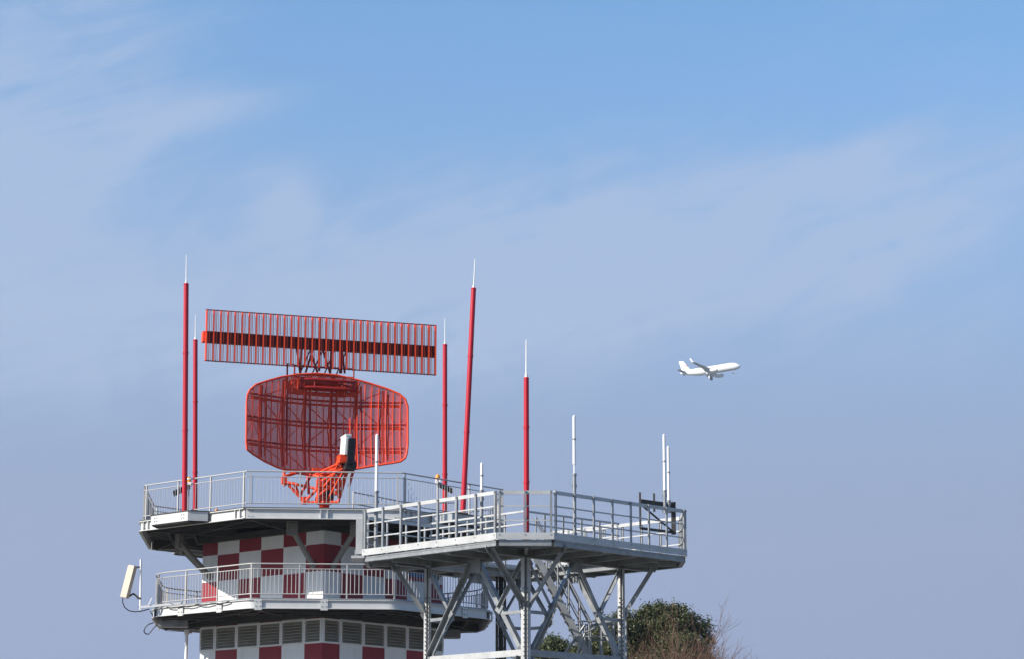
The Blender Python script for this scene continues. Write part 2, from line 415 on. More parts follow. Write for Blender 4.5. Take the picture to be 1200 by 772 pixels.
# ---- upper gallery
def deck(name, poly, zt, zb, over):
    m = MB(); m.prism(offset(poly, -0.05), zt - 0.03, zt)
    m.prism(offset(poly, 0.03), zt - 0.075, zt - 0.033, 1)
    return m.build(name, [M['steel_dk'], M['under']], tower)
ud = deck('upper_gallery', PU, ZU, ZUB, 0.05)
for i in range(8):                                   # channel fascia, one beam for each side
    p = Vector(PU[i]); q = Vector(PU[(i + 1) % 8]); d = (q - p).normalized(); n_ = Vector((d.y, -d.x))
    m = MB(); zt = ZU - 0.034; zb = ZUB
    a = p + d * 0.012; b = q - d * 0.012
    m.bar((a.x, a.y, (zt + zb) / 2), (b.x, b.y, (zt + zb) / 2), 0.02, zt - zb)
    for zz in (zt - 0.012, zb + 0.012):
        o1 = n_ * 0.045
        m.bar((a.x + o1.x, a.y + o1.y, zz), (b.x + o1.x, b.y + o1.y, zz), 0.066, 0.022)
    for t in ((0.5,) if i % 2 == 0 else (0.06, 0.5, 0.94)):
        c = p + (q - p) * t
        for e in (-0.10, 0.10):
            g = c + d * e + n_ * 0.04; m.obox(Vector((g.x, g.y, (zt + zb) / 2)), Vector((d.x, d.y, 0)) * 0.012, Vector((n_.x, n_.y, 0)) * 0.032, Vector((0, 0, (zt - zb) / 2 - 0.024)))
    for t in (0.035, 0.965):                         # bolted end plates
        c = p + (q - p) * t + n_ * 0.014
        for uu in (-0.05, 0.05):
            for vv in (-0.08, 0.08):
                m.tube((c.x + d.x * uu, c.y + d.y * uu, (zt + zb) / 2 + vv), (c.x + d.x * uu + n_.x * 0.02, c.y + d.y * uu + n_.y * 0.02, (zt + zb) / 2 + vv), 0.014, n=6, mi=1)
    m.build('fascia', [M['fasc'], M['steel_dk']], ud)
def joists(poly, zt, parent, ring, ht):
    m = MB()
    for (x, y) in poly:
        v = Vector((x, y)); t = v.normalized()
        m.bar((t.x * 2.9, t.y * 2.9, zt - ht / 2), (x * 0.985, y * 0.985, zt - ht / 2), 0.10, ht)
    for k in ring:
        pts = [(x * k, y * k) for x, y in poly]
        for a, b in zip(pts, pts[1:] + pts[:1]): m.bar((a[0], a[1], zt - ht * 0.42), (b[0], b[1], zt - ht * 0.42), 0.06, ht * 0.8)
    for i, (x, y) in enumerate(poly):                # flat cross bracing between ring and fascia
        x2, y2 = poly[(i + 1) % 8]
        m.bar((x * 0.97, y * 0.97, zt - ht - 0.02), (x2 * 0.72, y2 * 0.72, zt - ht - 0.02), 0.05, 0.012)
        m.bar((x * 0.72, y * 0.72, zt - ht - 0.035), (x2 * 0.97, y2 * 0.97, zt - ht - 0.035), 0.05, 0.012)
    return m.build('joist_frame', M['steel_dk'], parent)
joists(PU, ZU - 0.08, ud, (0.72, 0.86), 0.26)
PUr = offset(PU, 0.06)
for i in range(8):
    p = Vector(PUr[i]); q = Vector(PUr[(i + 1) % 8])
    railing_run(ud, [p, q], ZU, ZUR, 0.115, 0.008, 1.5)
    posts(ud, [p, q], ZU, ZUR, 1.5)
hr = [(0.9, -1.4), (2.6, 0.8), (4.3, 0.8)]
m = MB()
for p, q in zip(hr, hr[1:]):
    for dzz in (1.08, 0.72, 0.35): m.tube((p[0], p[1], ZU + dzz), (q[0], q[1], ZU + dzz), 0.022, n=6)
for x, y in hr: m.tube((x, y, ZU), (x, y, ZU + 1.1), 0.028, n=6)
for k in range(12):
    u = (k + .5) / 12; x = .9 + 1.7 * u; y = -1.4 + 2.2 * u; m.tube((x, y, ZU + .1), (x, y, ZU + 1.08), 0.009, n=5, cap=False)
m.build('hatch_railing', M['rail'], ud)
# knee braces: a hanging bracket plate at the outer end and a round strut down to the wall
for k in range(4):
    rot = Matrix.Rotation(k * math.pi / 2, 3, 'Z')
    for sx in (-1, 1):
        m = MB(); A = Vector((sx * 0.95, -4.5, ZUB - 0.16)); B = Vector((sx * 0.32, -3.58, ZUB - 1.12))
        m.tube(rot @ A, rot @ B, 0.085, n=12)
        m.tube(rot @ (B + (A - B) * 0.03), rot @ (B - (A - B) * 0.07), 0.105, n=12)
        c = rot @ (A + Vector((0, 0.0, 0.05))); m.box(c, (0.32, 0.14, 0.46), rz=k * math.pi / 2 - sx * R(24))
        m.build('knee_brace', M['strutgrey'], tower)
# mast shelves on the diagonal sides
for i, sgn in ((7, 0), (1, 0), (3, 0), (5, 0)):
    p = Vector(PU[i]); q = Vector(PU[(i + 1) % 8]); d = (q - p).normalized(); n_ = Vector((d.y, -d.x))
    t0 = 0.43 if i == 7 else 0.5
    c = p + (q - p) * t0
    po = [c - d * 1.15 + n_ * 0.115, c + d * 1.15 + n_ * 0.115, c + d * 0.82 + n_ * 0.62, c - d * 0.82 + n_ * 0.62]
    po = [tuple(v) for v in po]
    po = po[::-1] if (Vector(po[1]) - Vector(po[0])).cross(Vector(po[2]) - Vector(po[1])) < 0 else po
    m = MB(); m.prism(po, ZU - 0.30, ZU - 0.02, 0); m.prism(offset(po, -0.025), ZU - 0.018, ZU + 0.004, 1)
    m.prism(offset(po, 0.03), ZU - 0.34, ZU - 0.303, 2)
    for t in (-0.6, 0.6):
        for vv in (-0.05, 0.05):
            for uu in (-0.05, 0.05):
                b = c + d * (t + uu) + n_ * 0.62
                m.tube((b.x, b.y, ZU - 0.16 + vv), (b.x + n_.x * 0.02, b.y + n_.y * 0.02, ZU - 0.16 + vv), 0.014, n=6, mi=1)
    m.build('mast_shelf', [M['fasc'], M['steel_dk'], M['under']], ud)

# ---- lower gallery
rad = [0.5, 0.5, 1.6, 1.6, 0.5, 0.5, 1.6, 1.6]
PLf = fillet(PL, rad)
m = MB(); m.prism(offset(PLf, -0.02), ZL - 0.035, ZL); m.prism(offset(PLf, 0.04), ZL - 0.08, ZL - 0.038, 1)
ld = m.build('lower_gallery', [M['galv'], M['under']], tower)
m = MB(); n = len(PLf); zt = ZL - 0.038; zb = ZLB
inn = offset(PLf, 0.02)
for i in range(n):
    p, q = PLf[i], PLf[(i + 1) % n]; p2, q2 = inn[i], inn[(i + 1) % n]
    if (Vector(p) - Vector(q)).length < 1e-4: continue
    m.add([(p[0], p[1], zb), (q[0], q[1], zb), (q[0], q[1], zt), (p[0], p[1], zt), (p2[0], p2[1], zb), (q2[0], q2[1], zb), (q2[0], q2[1], zt), (p2[0], p2[1], zt)],
          [(0, 1, 2, 3), (5, 4, 7, 6), (0, 4, 5, 1), (3, 2, 6, 7)])
lf = m.build('fascia', [M['fasc']], ld)
out2 = offset(PLf, -0.05); m = MB()
for zz in (zt - 0.02, zb + 0.012):
    for i in range(n):
        p, q = PLf[i], PLf[(i + 1) % n]; p2, q2 = out2[i], out2[(i + 1) % n]
        if (Vector(p) - Vector(q)).length < 1e-4: continue
        vs = [(p[0], p[1], zz - .01), (q[0], q[1], zz - .01), (q2[0], q2[1], zz - .01), (p2[0], p2[1], zz - .01)]
        vs += [(a, b, c + .02) for a, b, c in vs]
        m.add(vs, [(0, 3, 2, 1), (4, 5, 6, 7), (3, 7, 6, 2)])
m.build('fascia_flange', M['fasc'], ld)
for i in range(8):                                   # splice plates in the fascia
    p = Vector(PL[i]); q = Vector(PL[(i + 1) % 8]); d = (q - p).normalized(); n_ = Vector((d.y, -d.x))
    for t in ((0.0, 0.5) if i % 2 == 0 else (0.28, 0.72)):
        c = p + (q - p) * (t * 0.9 + 0.06) + n_ * 0.03; m = MB()
        m.obox(Vector((c.x, c.y, (zt + zb) / 2 - 0.02)), Vector((d.x, d.y, 0)) * 0.11, Vector((n_.x, n_.y, 0)) * 0.018, Vector((0, 0, (zt - zb) / 2 + 0.02)))
        for uu in (-0.06, 0.06):
            for vv in (-0.07, 0.07):
                e = c + d * uu + n_ * 0.018; m.tube((e.x, e.y, (zt + zb) / 2 + vv), (e.x + n_.x * .02, e.y + n_.y * .02, (zt + zb) / 2 + vv), 0.014, n=6, mi=1)
        m.build('splice_plate', [M['fasc'], M['steel_dk']], ld)
joists(PL, ZL - 0.085, ld, (0.74, 0.87), 0.24)
PLr = fillet(offset(PL, 0.06), rad)
# split the closed run in eight panels for separate railing parts
runs = []
per = PLr + [PLr[0]]
idx = 0
step_n = 6
brk = [0]
mids = []
for i in range(8):
    a = Vector(offset(PL, 0.06)[i]); b = Vector(offset(PL, 0.06)[(i + 1) % 8]); mids.append((a + b) / 2)
cl_pts = []
blocks = [PLr[i * 7:(i + 1) * 7] for i in range(8)]
for i in range(8):
    pts = [tuple(mids[i - 1])] + blocks[i] + [tuple(mids[i])]
    pts2 = [pts[0]]
    for p in pts[1:]:
        if (Vector(p) - Vector(pts2[-1])).length > 1e-3: pts2.append(p)
    railing_run(ld, pts2, ZL, ZLR, 0.125, 0.011, 1.5, second=0.15)
    posts(ld, pts2, ZL, ZLR, 1.45, ends=0.7)

# pipes, sign and boxes
m = MB(); pz = tz(738, 2.0)
m.tube((-4.22, -0.4, pz), (-4.22, -0.4, 0.06), 0.05, n=10, mi=0)
m.tube((-4.22, -0.4, pz + 0.12), (-4.22, -0.4, pz - 0.02), 0.08, n=10, mi=0)
zz = pz - 0.9
m.tube((-4.22, -0.4, zz), (-4.22, -0.4, zz - 0.55), 0.052, n=10, mi=1)
m.build('drain_pipe', [M['rod'], M['red']], tower)
m = MB(); m.box((-4.6, -1.2, ZLB - 0.12), (0.9, 0.5, 0.2)); m.build('junction_box', M['galv'], ld)
m = MB(); m.box((4.1, 1.6, ZLB - 0.14), (0.7, 0.6, 0.26)); m.build('junction_box', M['galv'], ld)
# blue door plate on the shaded face behind the railing
a, d = face_pts(0); c = a + d * 4.15; nn = Vector((d.y, -d.x)); m = MB()
m.obox(Vector((c.x + nn.x * 0.03, c.y + nn.y * 0.03, tz(664, 1.0) - 0.15)), Vector((d.x, d.y, 0)) * 0.38, Vector((nn.x, nn.y, 0)) * 0.02, Vector((0, 0, 0.13)))
m.build('wall_plate', M['blue'], wall, 'small blue plate on the shaded wall')
# dark cable along the lower gallery's edge, looping below it on the left
m = MB()
for i in range(6, 8):
    p = Vector(PL[i]); q = Vector(PL[(i + 1) % 8]); d = (q - p).normalized(); n_ = Vector((d.y, -d.x))
    prev = None
    for k in range(15):
        u = 0.18 + 0.64 * k / 14; c = p + (q - p) * u + n_ * 0.09; v = Vector((c.x, c.y, ZL - 0.06 - 0.05 * abs(math.sin(k * 0.9))))
        if prev is not None: m.tube(prev, v, 0.018, n=6)
        prev = v
m.build('edge_cable', M['black'], ld)
m = MB(); pts = []
for (px, py) in ((180, 729), (174, 731), (170, 735), (168.5, 739), (170.5, 742), (174, 742.5), (178, 738), (182, 733), (188, 731)):
    w_ = cast(px, py, TY - 1.2) - Vector((TX, TY, 0)); pts.append(Matrix.Rotation(-TROT, 3, 'Z') @ w_)
m.path(pts, 0.018); m.build('hanging_cable', M['black'], ld)

# ------------------------------------------------------------------ masts on the upper gallery
def mast(x, y, zb, zt, zr, r, label, lean=(0, 0), group='red lightning masts on the round gallery', cat='lightning mast'):
    t = thing('lightning_mast', label, cat, (x, y, zb), 0, group)
    t.rotation_euler = (lean[1], lean[0], 0)
    h = zt - zb
    m = MB(); m.tube((0, 0, 0.02), (0, 0, h), r, r * 0.94, 16); m.tube((0, 0, h), (0, 0, h + 0.04), r * 1.08, r * 0.8, 16)
    for f_ in (0.36, 0.70): m.tube((0, 0, h * f_ - .03), (0, 0, h * f_ + .03), r * 1.12, n=16)
    m.build('pole', M['mast'], t)
    m = MB(); m.tube((0, 0, h + 0.03), (0, 0, zr - zb), 0.019, 0.011, 8); m.tube((0, 0, h + 0.03), (0, 0, h + 0.12), 0.04, 0.03, 8)
    m.build('rod', M['rod'], t)
    m = MB(); m.box((0, 0, 0.01), (r * 4, r * 4, 0.02))
    for a in (45, 135, 225, 315): m.tube((r * 2.2 * math.cos(R(a)), r * 2.2 * math.sin(R(a)), 0.02), (r * 2.2 * math.cos(R(a)), r * 2.2 * math.sin(R(a)), 0.06), 0.015, n=6)
    m.build('base_plate', M['galv'], t)
    return t
def tw(x, y, z=0):
    c, s = math.cos(TROT), math.sin(TROT); return Vector((TX + c * x - s * y, TY + s * x + c * y, z))
def shelf_pt(i, t0, along, outw):
    p = Vector(PU[i]); q = Vector(PU[(i + 1) % 8]); d = (q - p).normalized(); n_ = Vector((d.y, -d.x))
    c = p + (q - p) * t0 + d * along + n_ * outw; return tw(c.x, c.y)
def mast_px(px_b, px_t, py_t, py_r, Y, zb, r, label, **k):
    b = cast(px_b, 600, Y); tp = cast(px_t, py_t, Y); rt = cast(px_t, py_r, Y)
    lean = math.atan2(tp.x - b.x, tp.z - b.z)
    return mast(b.x - (b.z - zb) * math.tan(lean), Y, zb, tp.z, rt.z, r, label, (lean, 0), **k)
mast_px(216.3, 218.2, 334, 299, 72.3, ZU + 0.005, 0.082, 'thick crimson mast on the near left shelf, tallest left of the radar')
mast_px(542.5, 555, 339, 304, 72.3, ZU + 0.005, 0.082, 'crimson mast leaning to the right, right of the radar')
mast_px(228.6, 229, 398.5, 369, 80.9, ZU + 0.005, 0.082, 'crimson mast standing at the far left, close behind the tallest left mast')
mast_px(521.3, 521.5, 404, 373, 80.9, ZU + 0.005, 0.082, 'upright crimson mast at the far right, just beside the flat red array')

# amber warning lights with a small solar panel
def beacon(px, py, Y, side, label):
    b = cast(px, py, Y); t = thing('warning_light', label, 'warning light', (b.x, b.y, ZU), 0, 'solar warning lights on the upper gallery')
    h = b.z - ZU
    m = MB(); m.tube((0, 0, 0), (0, 0, h - 0.1), 0.025, n=8); m.box((0, 0, 0.01), (0.2, 0.2, 0.02)); m.build('pole', M['rail'], t)
    m = MB(); m.box((0, 0, h - 0.16), (0.17, 0.17, 0.12)); m.build('battery_box', M['rod'], t)
    m = MB(); m.lathe([(0.075, h - 0.10), (0.075, h - 0.04), (0.07, h + 0.02), (0.05, h + 0.06), (0.01, h + 0.08)], n=14); m.build('lamp', M['amber'], t)
    m = MB(); m.obox(Vector((side * 0.22, -0.02, h - 0.34)), Vector((0.25, 0, -side * 0.12)), Vector((0, 0.15, -0.055)), Vector((side * 0.006, 0.008, 0.012)))
    m.build('solar_panel', M['solar'], t)
beacon(221.5, 561, 74.4, -1, 'amber warning light with solar panel behind the tallest left mast')
beacon(513, 558, 74.2, 1, 'amber warning light with solar panel beside the right gallery railing')
b = cast(254, 597, 72.6)
m = MB(); m.tube((0, 0, 0), (0, 0, 0.05), 0.07, n=12, mi=1); m.lathe([(0.06, 0.05), (0.06, 0.13), (0.045, 0.17), (0.01, 0.185)], n=12)
o = m.build('obstruction_light', [M['amber'], M['steel_dk']], None, loc=(b.x, b.y, ZU + 0.005)); tag(o, 'small orange obstruction light low on the upper gallery edge beside the mast shelf', 'obstruction light')

# ------------------------------------------------------------------ radar antenna
AROT = R(18.5); AX, AY = TX, TY
ant = thing('radar_antenna', 'orange red rotating radar with mesh dish under a long flat array', 'radar antenna', (AX, AY, ZU), AROT)
Mi = Matrix.Rotation(-AROT, 3, 'Z')
cam_l = Mi @ (Vector((0, 0, CAMZ)) - Vector((AX, AY, ZU)))
def hit(px, py, yl):
    d = Mi @ ray(px, py); t = (yl - cam_l.y) / d.y; return cam_l + d * t
# --- flat array
YA = 0.0; YB = 0.25
lft = hit(242, 391, YA).x; rgt = hit(510.5, 412, YA).x
ztp = hit(376.5, 372, YA).z; zbt = hit(376.5, 430.5, YA).z
zbm0 = hit(376.5, 409.5, YB).z; zbm1 = hit(376.5, 396.8, YB).z
arr = MB()
bl = hit(241, 393, YB).x; br = hit(510, 413, YB).x
arr.bar((bl, YB, (zbm0 + zbm1) / 2), (br, YB, (zbm0 + zbm1) / 2), 0.22, zbm1 - zbm0)
array = arr.build('flat_array', M['beamdk'], ant, 'box beam of the array, darkened red for its shade')
m = MB(); m.box((bl - 0.055, YB + 0.02, (zbm0 + zbm1) / 2), (0.10, 0.30, zbm1 - zbm0 - 0.03)); m.build('end_cap', M['orange'], array, 'bright orange end box')
NS = 34
m = MB(); m.box((0, 0.08, (ztp + zbt) / 2), (0.016, 0.15, ztp - zbt)); m.box((0.012, -0.012, (ztp + zbt) / 2), (0.024, 0.008, ztp - zbt - 0.01))
st0 = None
for k in range(NS):
    x = lft + (rgt - lft) * k / (NS - 1)
    if st0 is None: st0 = m.build('dipole_strip', M['orange'], array, loc=(x, YA, 0))
    else: dup(st0, array, (x, YA, 0))
m = MB()
for zz in (ztp - 0.01, zbt + 0.01): m.bar((lft - 0.03, YA + 0.03, zz), (rgt + 0.03, YA + 0.03, zz), 0.03, 0.03)
for k in range(NS - 1):
    x = lft + (rgt - lft) * (k + 0.5) / (NS - 1)
    for e, y_, wd_, mi_ in ((-0.045, 0.10, 0.011, 0), (0.0, 0.12, 0.022, 1), (0.055, 0.10, 0.011, 0)): m.bar((x + e, YA + y_, zbt), (x + e, YA + y_, ztp), wd_, wd_, mi_)
m.build('wire_grid', [M['beamdk'], M['orange']], array)
m = MB()
for k in range(0, NS, 3):
    x = lft + (rgt - lft) * k / (NS - 1)
    for zz in (zbm0 + 0.06, zbm1 - 0.06): m.bar((x, YB - 0.11, zz), (x, YA + 0.01, zz), 0.02, 0.02)
m.build('strip_bracket', M['orange_shade'], array)

# --- reflector
Y0R = 0.05; ZC = hit(384, 495, 0.5).z
def sy(x, z): return Y0R - x * x / 11.0 - (z - ZC) ** 2 / 13.0
def surf(px, py):
    d = Mi @ ray(px, py); t = (0 - cam_l.y) / d.y
    for _ in range(12):
        p = cam_l + d * t; t += (sy(p.x, p.z) - p.y) / d.y * 0.8
    p = cam_l + d * t; return p.x, p.z
topl = [(289, 472), (290, 462), (293, 456), (300, 450), (312, 446), (330, 441), (350, 438), (372, 437), (395, 439), (415, 443.5), (435, 449), (455, 455.5), (468, 461), (475, 467), (478, 476), (478.3, 484)]
botl = [(288.6, 518), (289.5, 526), (297, 532), (310, 540), (325, 547), (333, 549.5), (355, 552), (380, 552.5), (400, 551.5), (420, 548.5), (440, 545), (460, 542), (470, 540), (475, 536), (477, 530), (477.6, 520)]
topx = [surf(*p) for p in topl]; botx = [surf(*p) for p in botl]
XL = (topx[0][0] + botx[0][0]) / 2; XR = (topx[-1][0] + botx[-1][0]) / 2
topx[0] = (XL, topx[0][1]); botx[0] = (XL, botx[0][1]); topx[-1] = (XR, topx[-1][1]); botx[-1] = (XR, botx[-1][1])
def ip(tab, x):
    x = max(tab[0][0], min(tab[-1][0], x))
    for (a, b), (c, d) in zip(tab, tab[1:]):
        if a <= x <= c: return b + (d - b) * (x - a) / max(1e-6, c - a)
    return tab[-1][1]
mono = lambda tab: sorted(tab)
topx = mono(topx); botx = mono(botx)
def zrange(x): return ip(botx, x), ip(topx, x)
def S(x, z, back=0.0): return Vector((x, sy(x, z) + back, z))
def xrange_at(z):
    xs = [XL + (XR - XL) * i / 120 for i in range(121)]
    ok = [x for x in xs if zrange(x)[0] <= z <= zrange(x)[1]]
    return (ok[0], ok[-1]) if ok else None
# rim frame with vertical ribs
m = MB()
rim = [S(x, zz) for x, zz in topx] + [S(x, zz) for x, zz in reversed(botx)]
rim.append(rim[0]); m.path(rim, 0.034, 8)
frame = m.build('reflector_rim', M['orange'], ant)
NR = 24
for k in range(1, NR):
    x = XL + (XR - XL) * k / NR; z0, z1 = zrange(x); m = MB()
    m.path([S(x, z0 + (z1 - z0) * j / 8, 0.0) for j in range(9)], 0.017, 6); m.build('rib', M['orange'], frame)
# the fine wire mesh
m = MB(); wv = 0.0096
def ribbon(pts, tang):
    for a, b in zip(pts, pts[1:]):
        m.add([a - tang * wv, b - tang * wv, b + tang * wv, a + tang * wv], [(0, 1, 2, 3)])
NW = 160
for k in range(1, NW):
    x = XL + (XR - XL) * k / NW; z0, z1 = zrange(x)
    ribbon([S(x, z0 + (z1 - z0) * j / 8, 0.02) for j in range(9)], Vector((1, 0, 0)))
zlo = min(b[1] for b in botx); zhi = max(b[1] for b in topx); nh = int((zhi - zlo) / 0.034)
for k in range(1, nh):
    zz = zlo + (zhi - zlo) * k / nh; xr = xrange_at(zz)
    if xr: ribbon([S(xr[0] + (xr[1] - xr[0]) * j / 16, zz, 0.024) for j in range(17)], Vector((0, 0, 1)))
m.build('wire_mesh', M['mesh'], frame)
# truss behind: double horizontals, verticals, diagonals
def curve_x(z, back, x0, x1, n=14): return [S(x0 + (x1 - x0) * j / n, z, back) for j in range(n + 1)]
hz_l = []
for py in (474, 500, 528):
    hz_l.append(hit(384, py, 0.7).z)
tr = MB()
vx = [XL + (XR - XL) * f for f in (0.10, 0.24, 0.385, 0.55, 0.70, 0.86)]
for zz in hz_l:
    xr = xrange_at(zz); x0, x1 = xr[0] + 0.03, xr[1] - 0.03
    tr.path(curve_x(zz, 0.05, x0, x1), 0.036, 6); tr.path(curve_x(zz - 0.12, 0.10, x0 + 0.05, x1 - 0.05), 0.028, 6)
    pts = [S(x0 + 0.1 + (x1 - x0 - 0.2) * j / 10, zz - 0.06, 0.50 - 0.25 * abs(j - 5) / 5) for j in range(11)]
    tr.path(pts, 0.034, 6)
    fp = curve_x(zz, 0.05, x0, x1, 20)
    for j in range(0, 20, 2): tr.tube(fp[j], pts[min(10, (j + 1) // 2)], 0.013, n=5)
for x in vx:
    z0, z1 = zrange(x); z0 += 0.08; z1 -= 0.08
    tr.path([S(x, z0 + (z1 - z0) * j / 6, 0.06) for j in range(7)], 0.044, 6)
    tr.tube(S(x, z0, 0.10), S(x, (z0 + z1) / 2, 0.5), 0.02, n=6); tr.tube(S(x, (z0 + z1) / 2, 0.5), S(x, z1, 0.10), 0.02, n=6)
    tr.tube(S(x + 0.16, z0 + 0.1, 0.12), S(x + 0.16, z1 - 0.1, 0.12), 0.034, n=6)
for a, b in zip(vx, vx[1:]):
    lv = [max(zrange(a)[0], zrange(b)[0]) + 0.1] + sorted(hz_l) + [min(zrange(a)[1], zrange(b)[1]) - 0.1]
    for j, (p, q) in enumerate(zip(lv, lv[1:])):
        if (j + int(a * 3)) % 2: tr.tube(S(a, p, 0.3), S(b, q, 0.3), 0.019, n=5)
        else: tr.tube(S(a, q, 0.3), S(b, p, 0.3), 0.019, n=5)
for (a, fa, b, fb) in ((XL + 0.05, .3, vx[0], .75), (XL + 0.05, .75, vx[0], .3), (vx[-1], .8, XR - 0.05, .35), (vx[-1], .3, XR - 0.05, .7)):
    za = zrange(a); zb2 = zrange(b); tr.tube(S(a, za[0] + (za[1] - za[0]) * fa, 0.05), S(b, zb2[0] + (zb2[1] - zb2[0]) * fb, 0.25), 0.013, n=5)
tr.build('back_truss', M['orange_shade'], ant)
# service ring behind the top edge, with guard posts
m = MB(); zk = hit(376, 458, 0.4).z; ex, ey = 1.12, 0.62; cxk = hit(376, 450, 0.8).x; cyk = Y0R + 0.35
for (sc, dzk, rr_) in ((1.0, 0, 0.05), (0.82, 0.02, 0.035), (1.0, 0.26, 0.05), (0.6, 0.02, 0.03), (0.9, 0.14, 0.03)):
    pts = [(cxk + ex * sc * math.copysign(abs(math.cos(a)) ** .6, math.cos(a)), cyk + ey * sc * math.copysign(abs(math.sin(a)) ** .6, math.sin(a)), zk + dzk) for a in [2 * math.pi * i / 28 for i in range(29)]]
    m.path(pts, rr_, 6)
for i in range(14):
    a = 2 * math.pi * i / 14; x = cxk + ex * math.copysign(abs(math.cos(a)) ** .6, math.cos(a)); y = cyk + ey * math.copysign(abs(math.sin(a)) ** .6, math.sin(a))
    m.tube((x, y, zk), (x, y, zk + 0.26), 0.025, n=6); m.tube((x, y, zk), (cxk + (x - cxk) * .5, cyk + (y - cyk) * .5, zk + 0.02), 0.02, n=5)
for i in range(16):
    x = cxk - ex * .8 + ex * 1.6 * i / 15; m.bar((x, cyk - ey * .7, zk + 0.27), (x, cyk + ey * .7, zk + 0.27), 0.03, 0.02)
ring = m.build('service_ring', M['orange_shade'], ant)
m = MB()
gp = [hit(336.5, 440, 0.4), hit(345, 437, 1.2)]
g0 = hit(336.5, 425.5, 0.4).z
m.tube((gp[0].x, 0.4, zk), (gp[0].x, 0.4, g0), 0.028, n=6); m.tube((gp[1].x, 1.2, zk), (gp[1].x, 1.2, g0 + 0.14), 0.028, n=6)
m.tube((gp[0].x, 0.4, g0), (gp[1].x, 1.2, g0 + 0.14), 0.018, n=6); m.tube((gp[1].x, 1.2, g0 + 0.13), (gp[1].x + 2.0, 1.2, g0 + 0.13), 0.016, n=6)
m.tube((gp[1].x, 1.2, g0 - 0.15), (gp[1].x + 2.0, 1.2, g0 - 0.15), 0.014, n=6)
m.tube((gp[1].x + 2.0, 1.2, zk), (gp[1].x + 2.0, 1.2, g0 + 0.14), 0.024, n=6)
m.build('guard_rail', M['orange_shade'], ring)
m = MB(); ztk = zk + 0.27
for (a, b) in (((352, 438), (353, 414)), ((352, 438), (347, 436)), ((358, 436), (367, 413)), ((372, 436), (363, 413)), ((387, 437), (378, 412)), ((387, 437), (388, 414)), ((404, 437), (401, 413))):
    p = hit(a[0], a[1], 0.40); q = hit(b[0], b[1], YB); p.z = max(p.z, ztk - 0.1); q.z = zbm0 + 0.02; m.tube(p, q, 0.035, n=6)
p = hit(399, 437, 0.4); q = hit(399, 411, 0.25); m.bar(p, (p.x, 0.26, zbm0 + 0.05), 0.09, 0.09)
m.box((hit(354, 437, .25).x, 0.40, ztk - 0.03), (0.25, 0.2, 0.08)); m.box((p.x, 0.40, ztk - 0.03), (0.25, 0.2, 0.08))
p = hit(374, 434, 0.45); q = hit(374, 373, 0.45); m.tube((p.x, 0.45, p.z), (p.x, 0.45, q.z), 0.04, n=8)
sx0 = hit(349, 436, .4).x; sx1 = hit(405, 436, .4).x
for zz in (ztk + 0.02, ztk + 0.24):
    m.bar((sx0, 0.40, zz), (sx1, 0.40, zz), 0.04, 0.04); m.bar((sx0, 0.85, zz), (sx1, 0.85, zz), 0.04, 0.04)
for k in range(5):
    x = sx0 + (sx1 - sx0) * k / 4; m.tube((x, 0.85, ztk), (x, 0.85, ztk + .25), 0.025, n=6); m.tube((x, 0.40, ztk + .24), (x, 0.85, ztk + .24), 0.018, n=6)
    if k < 4: m.tube((x, 0.62, ztk + .01), (x + (sx1 - sx0) / 4, 0.35, zbm0 + 0.03), 0.022, n=6)
m.build('array_support', M['orange_shade'], ant)
# pedestal, turning head and lattice under the dish
m = MB(); zd = hit(380, 549, 0).z
m.lathe([(0.50, 0), (0.50, 0.05), (0.17, 0.07), (0.16, zd * 0.42), (0.30, zd * 0.45), (0.30, zd * 0.55), (0.16, zd * 0.57), (0.16, zd * 0.96)], n=24)
m.build('pedestal', M['orange'], ant)
m = MB()
def H(px, py, y): return hit(px, py, y)
segs = [((333, 550, .1), (333, 569, .0)), ((333, 562, .0), (357, 588, -.1)), ((333, 558, 0), (352, 552, .3)), ((333, 564, 0), (374, 573, -.5)), ((345, 566, .3), (353, 586, .2)),
        ((374, 556, -.5), (372, 589, -.5)), ((357, 588, -.1), (372, 572, -.5)), ((340, 552, .2), (375, 558, -.5)), ((375, 558, -.5), (410, 545, -1.0)), ((375, 556, .5), (345, 550, .6)),
        ((372, 573, -.5), (397, 570, -.6)), ((397, 552, -.6), (397, 588, -.6)), ((408, 548, -.5), (398, 583, -.5)), ((404, 550, .3), (388, 576, .2)), ((357, 588, -.1), (397, 588, -.6)),
        ((360, 552, .5), (362, 578, .3)), ((380, 553, .5), (381, 585, .4)), ((366, 553, .4), (352, 580, .2)), ((414, 551, 0.2), (409, 569, 0.0)), ((372, 560, -.5), (397, 580, -.6)), ((397, 560, -.6), (372, 582, -.5)), ((345, 566, .3), (333, 566, .0))]
for a, b in segs: m.tube(H(*a), H(*b), 0.048, n=8)
for (px, py, y) in ((357, 586, -.1), (333, 562, 0), (374, 566, -.5), (397, 566, -.6)): m.box(H(px, py, y), (0.16, 0.16, 0.24))
m.box(H(386, 552, -.2), (1.2, 0.5, 0.12)); m.box(H(388, 563, -.1), (0.5, 0.5, 0.3))
m.box(H(386, 575, -.3), (0.22, 0.3, 0.5), mi=1)
m.build('turning_frame', [M['orange'], M['steel_dk']], ant)
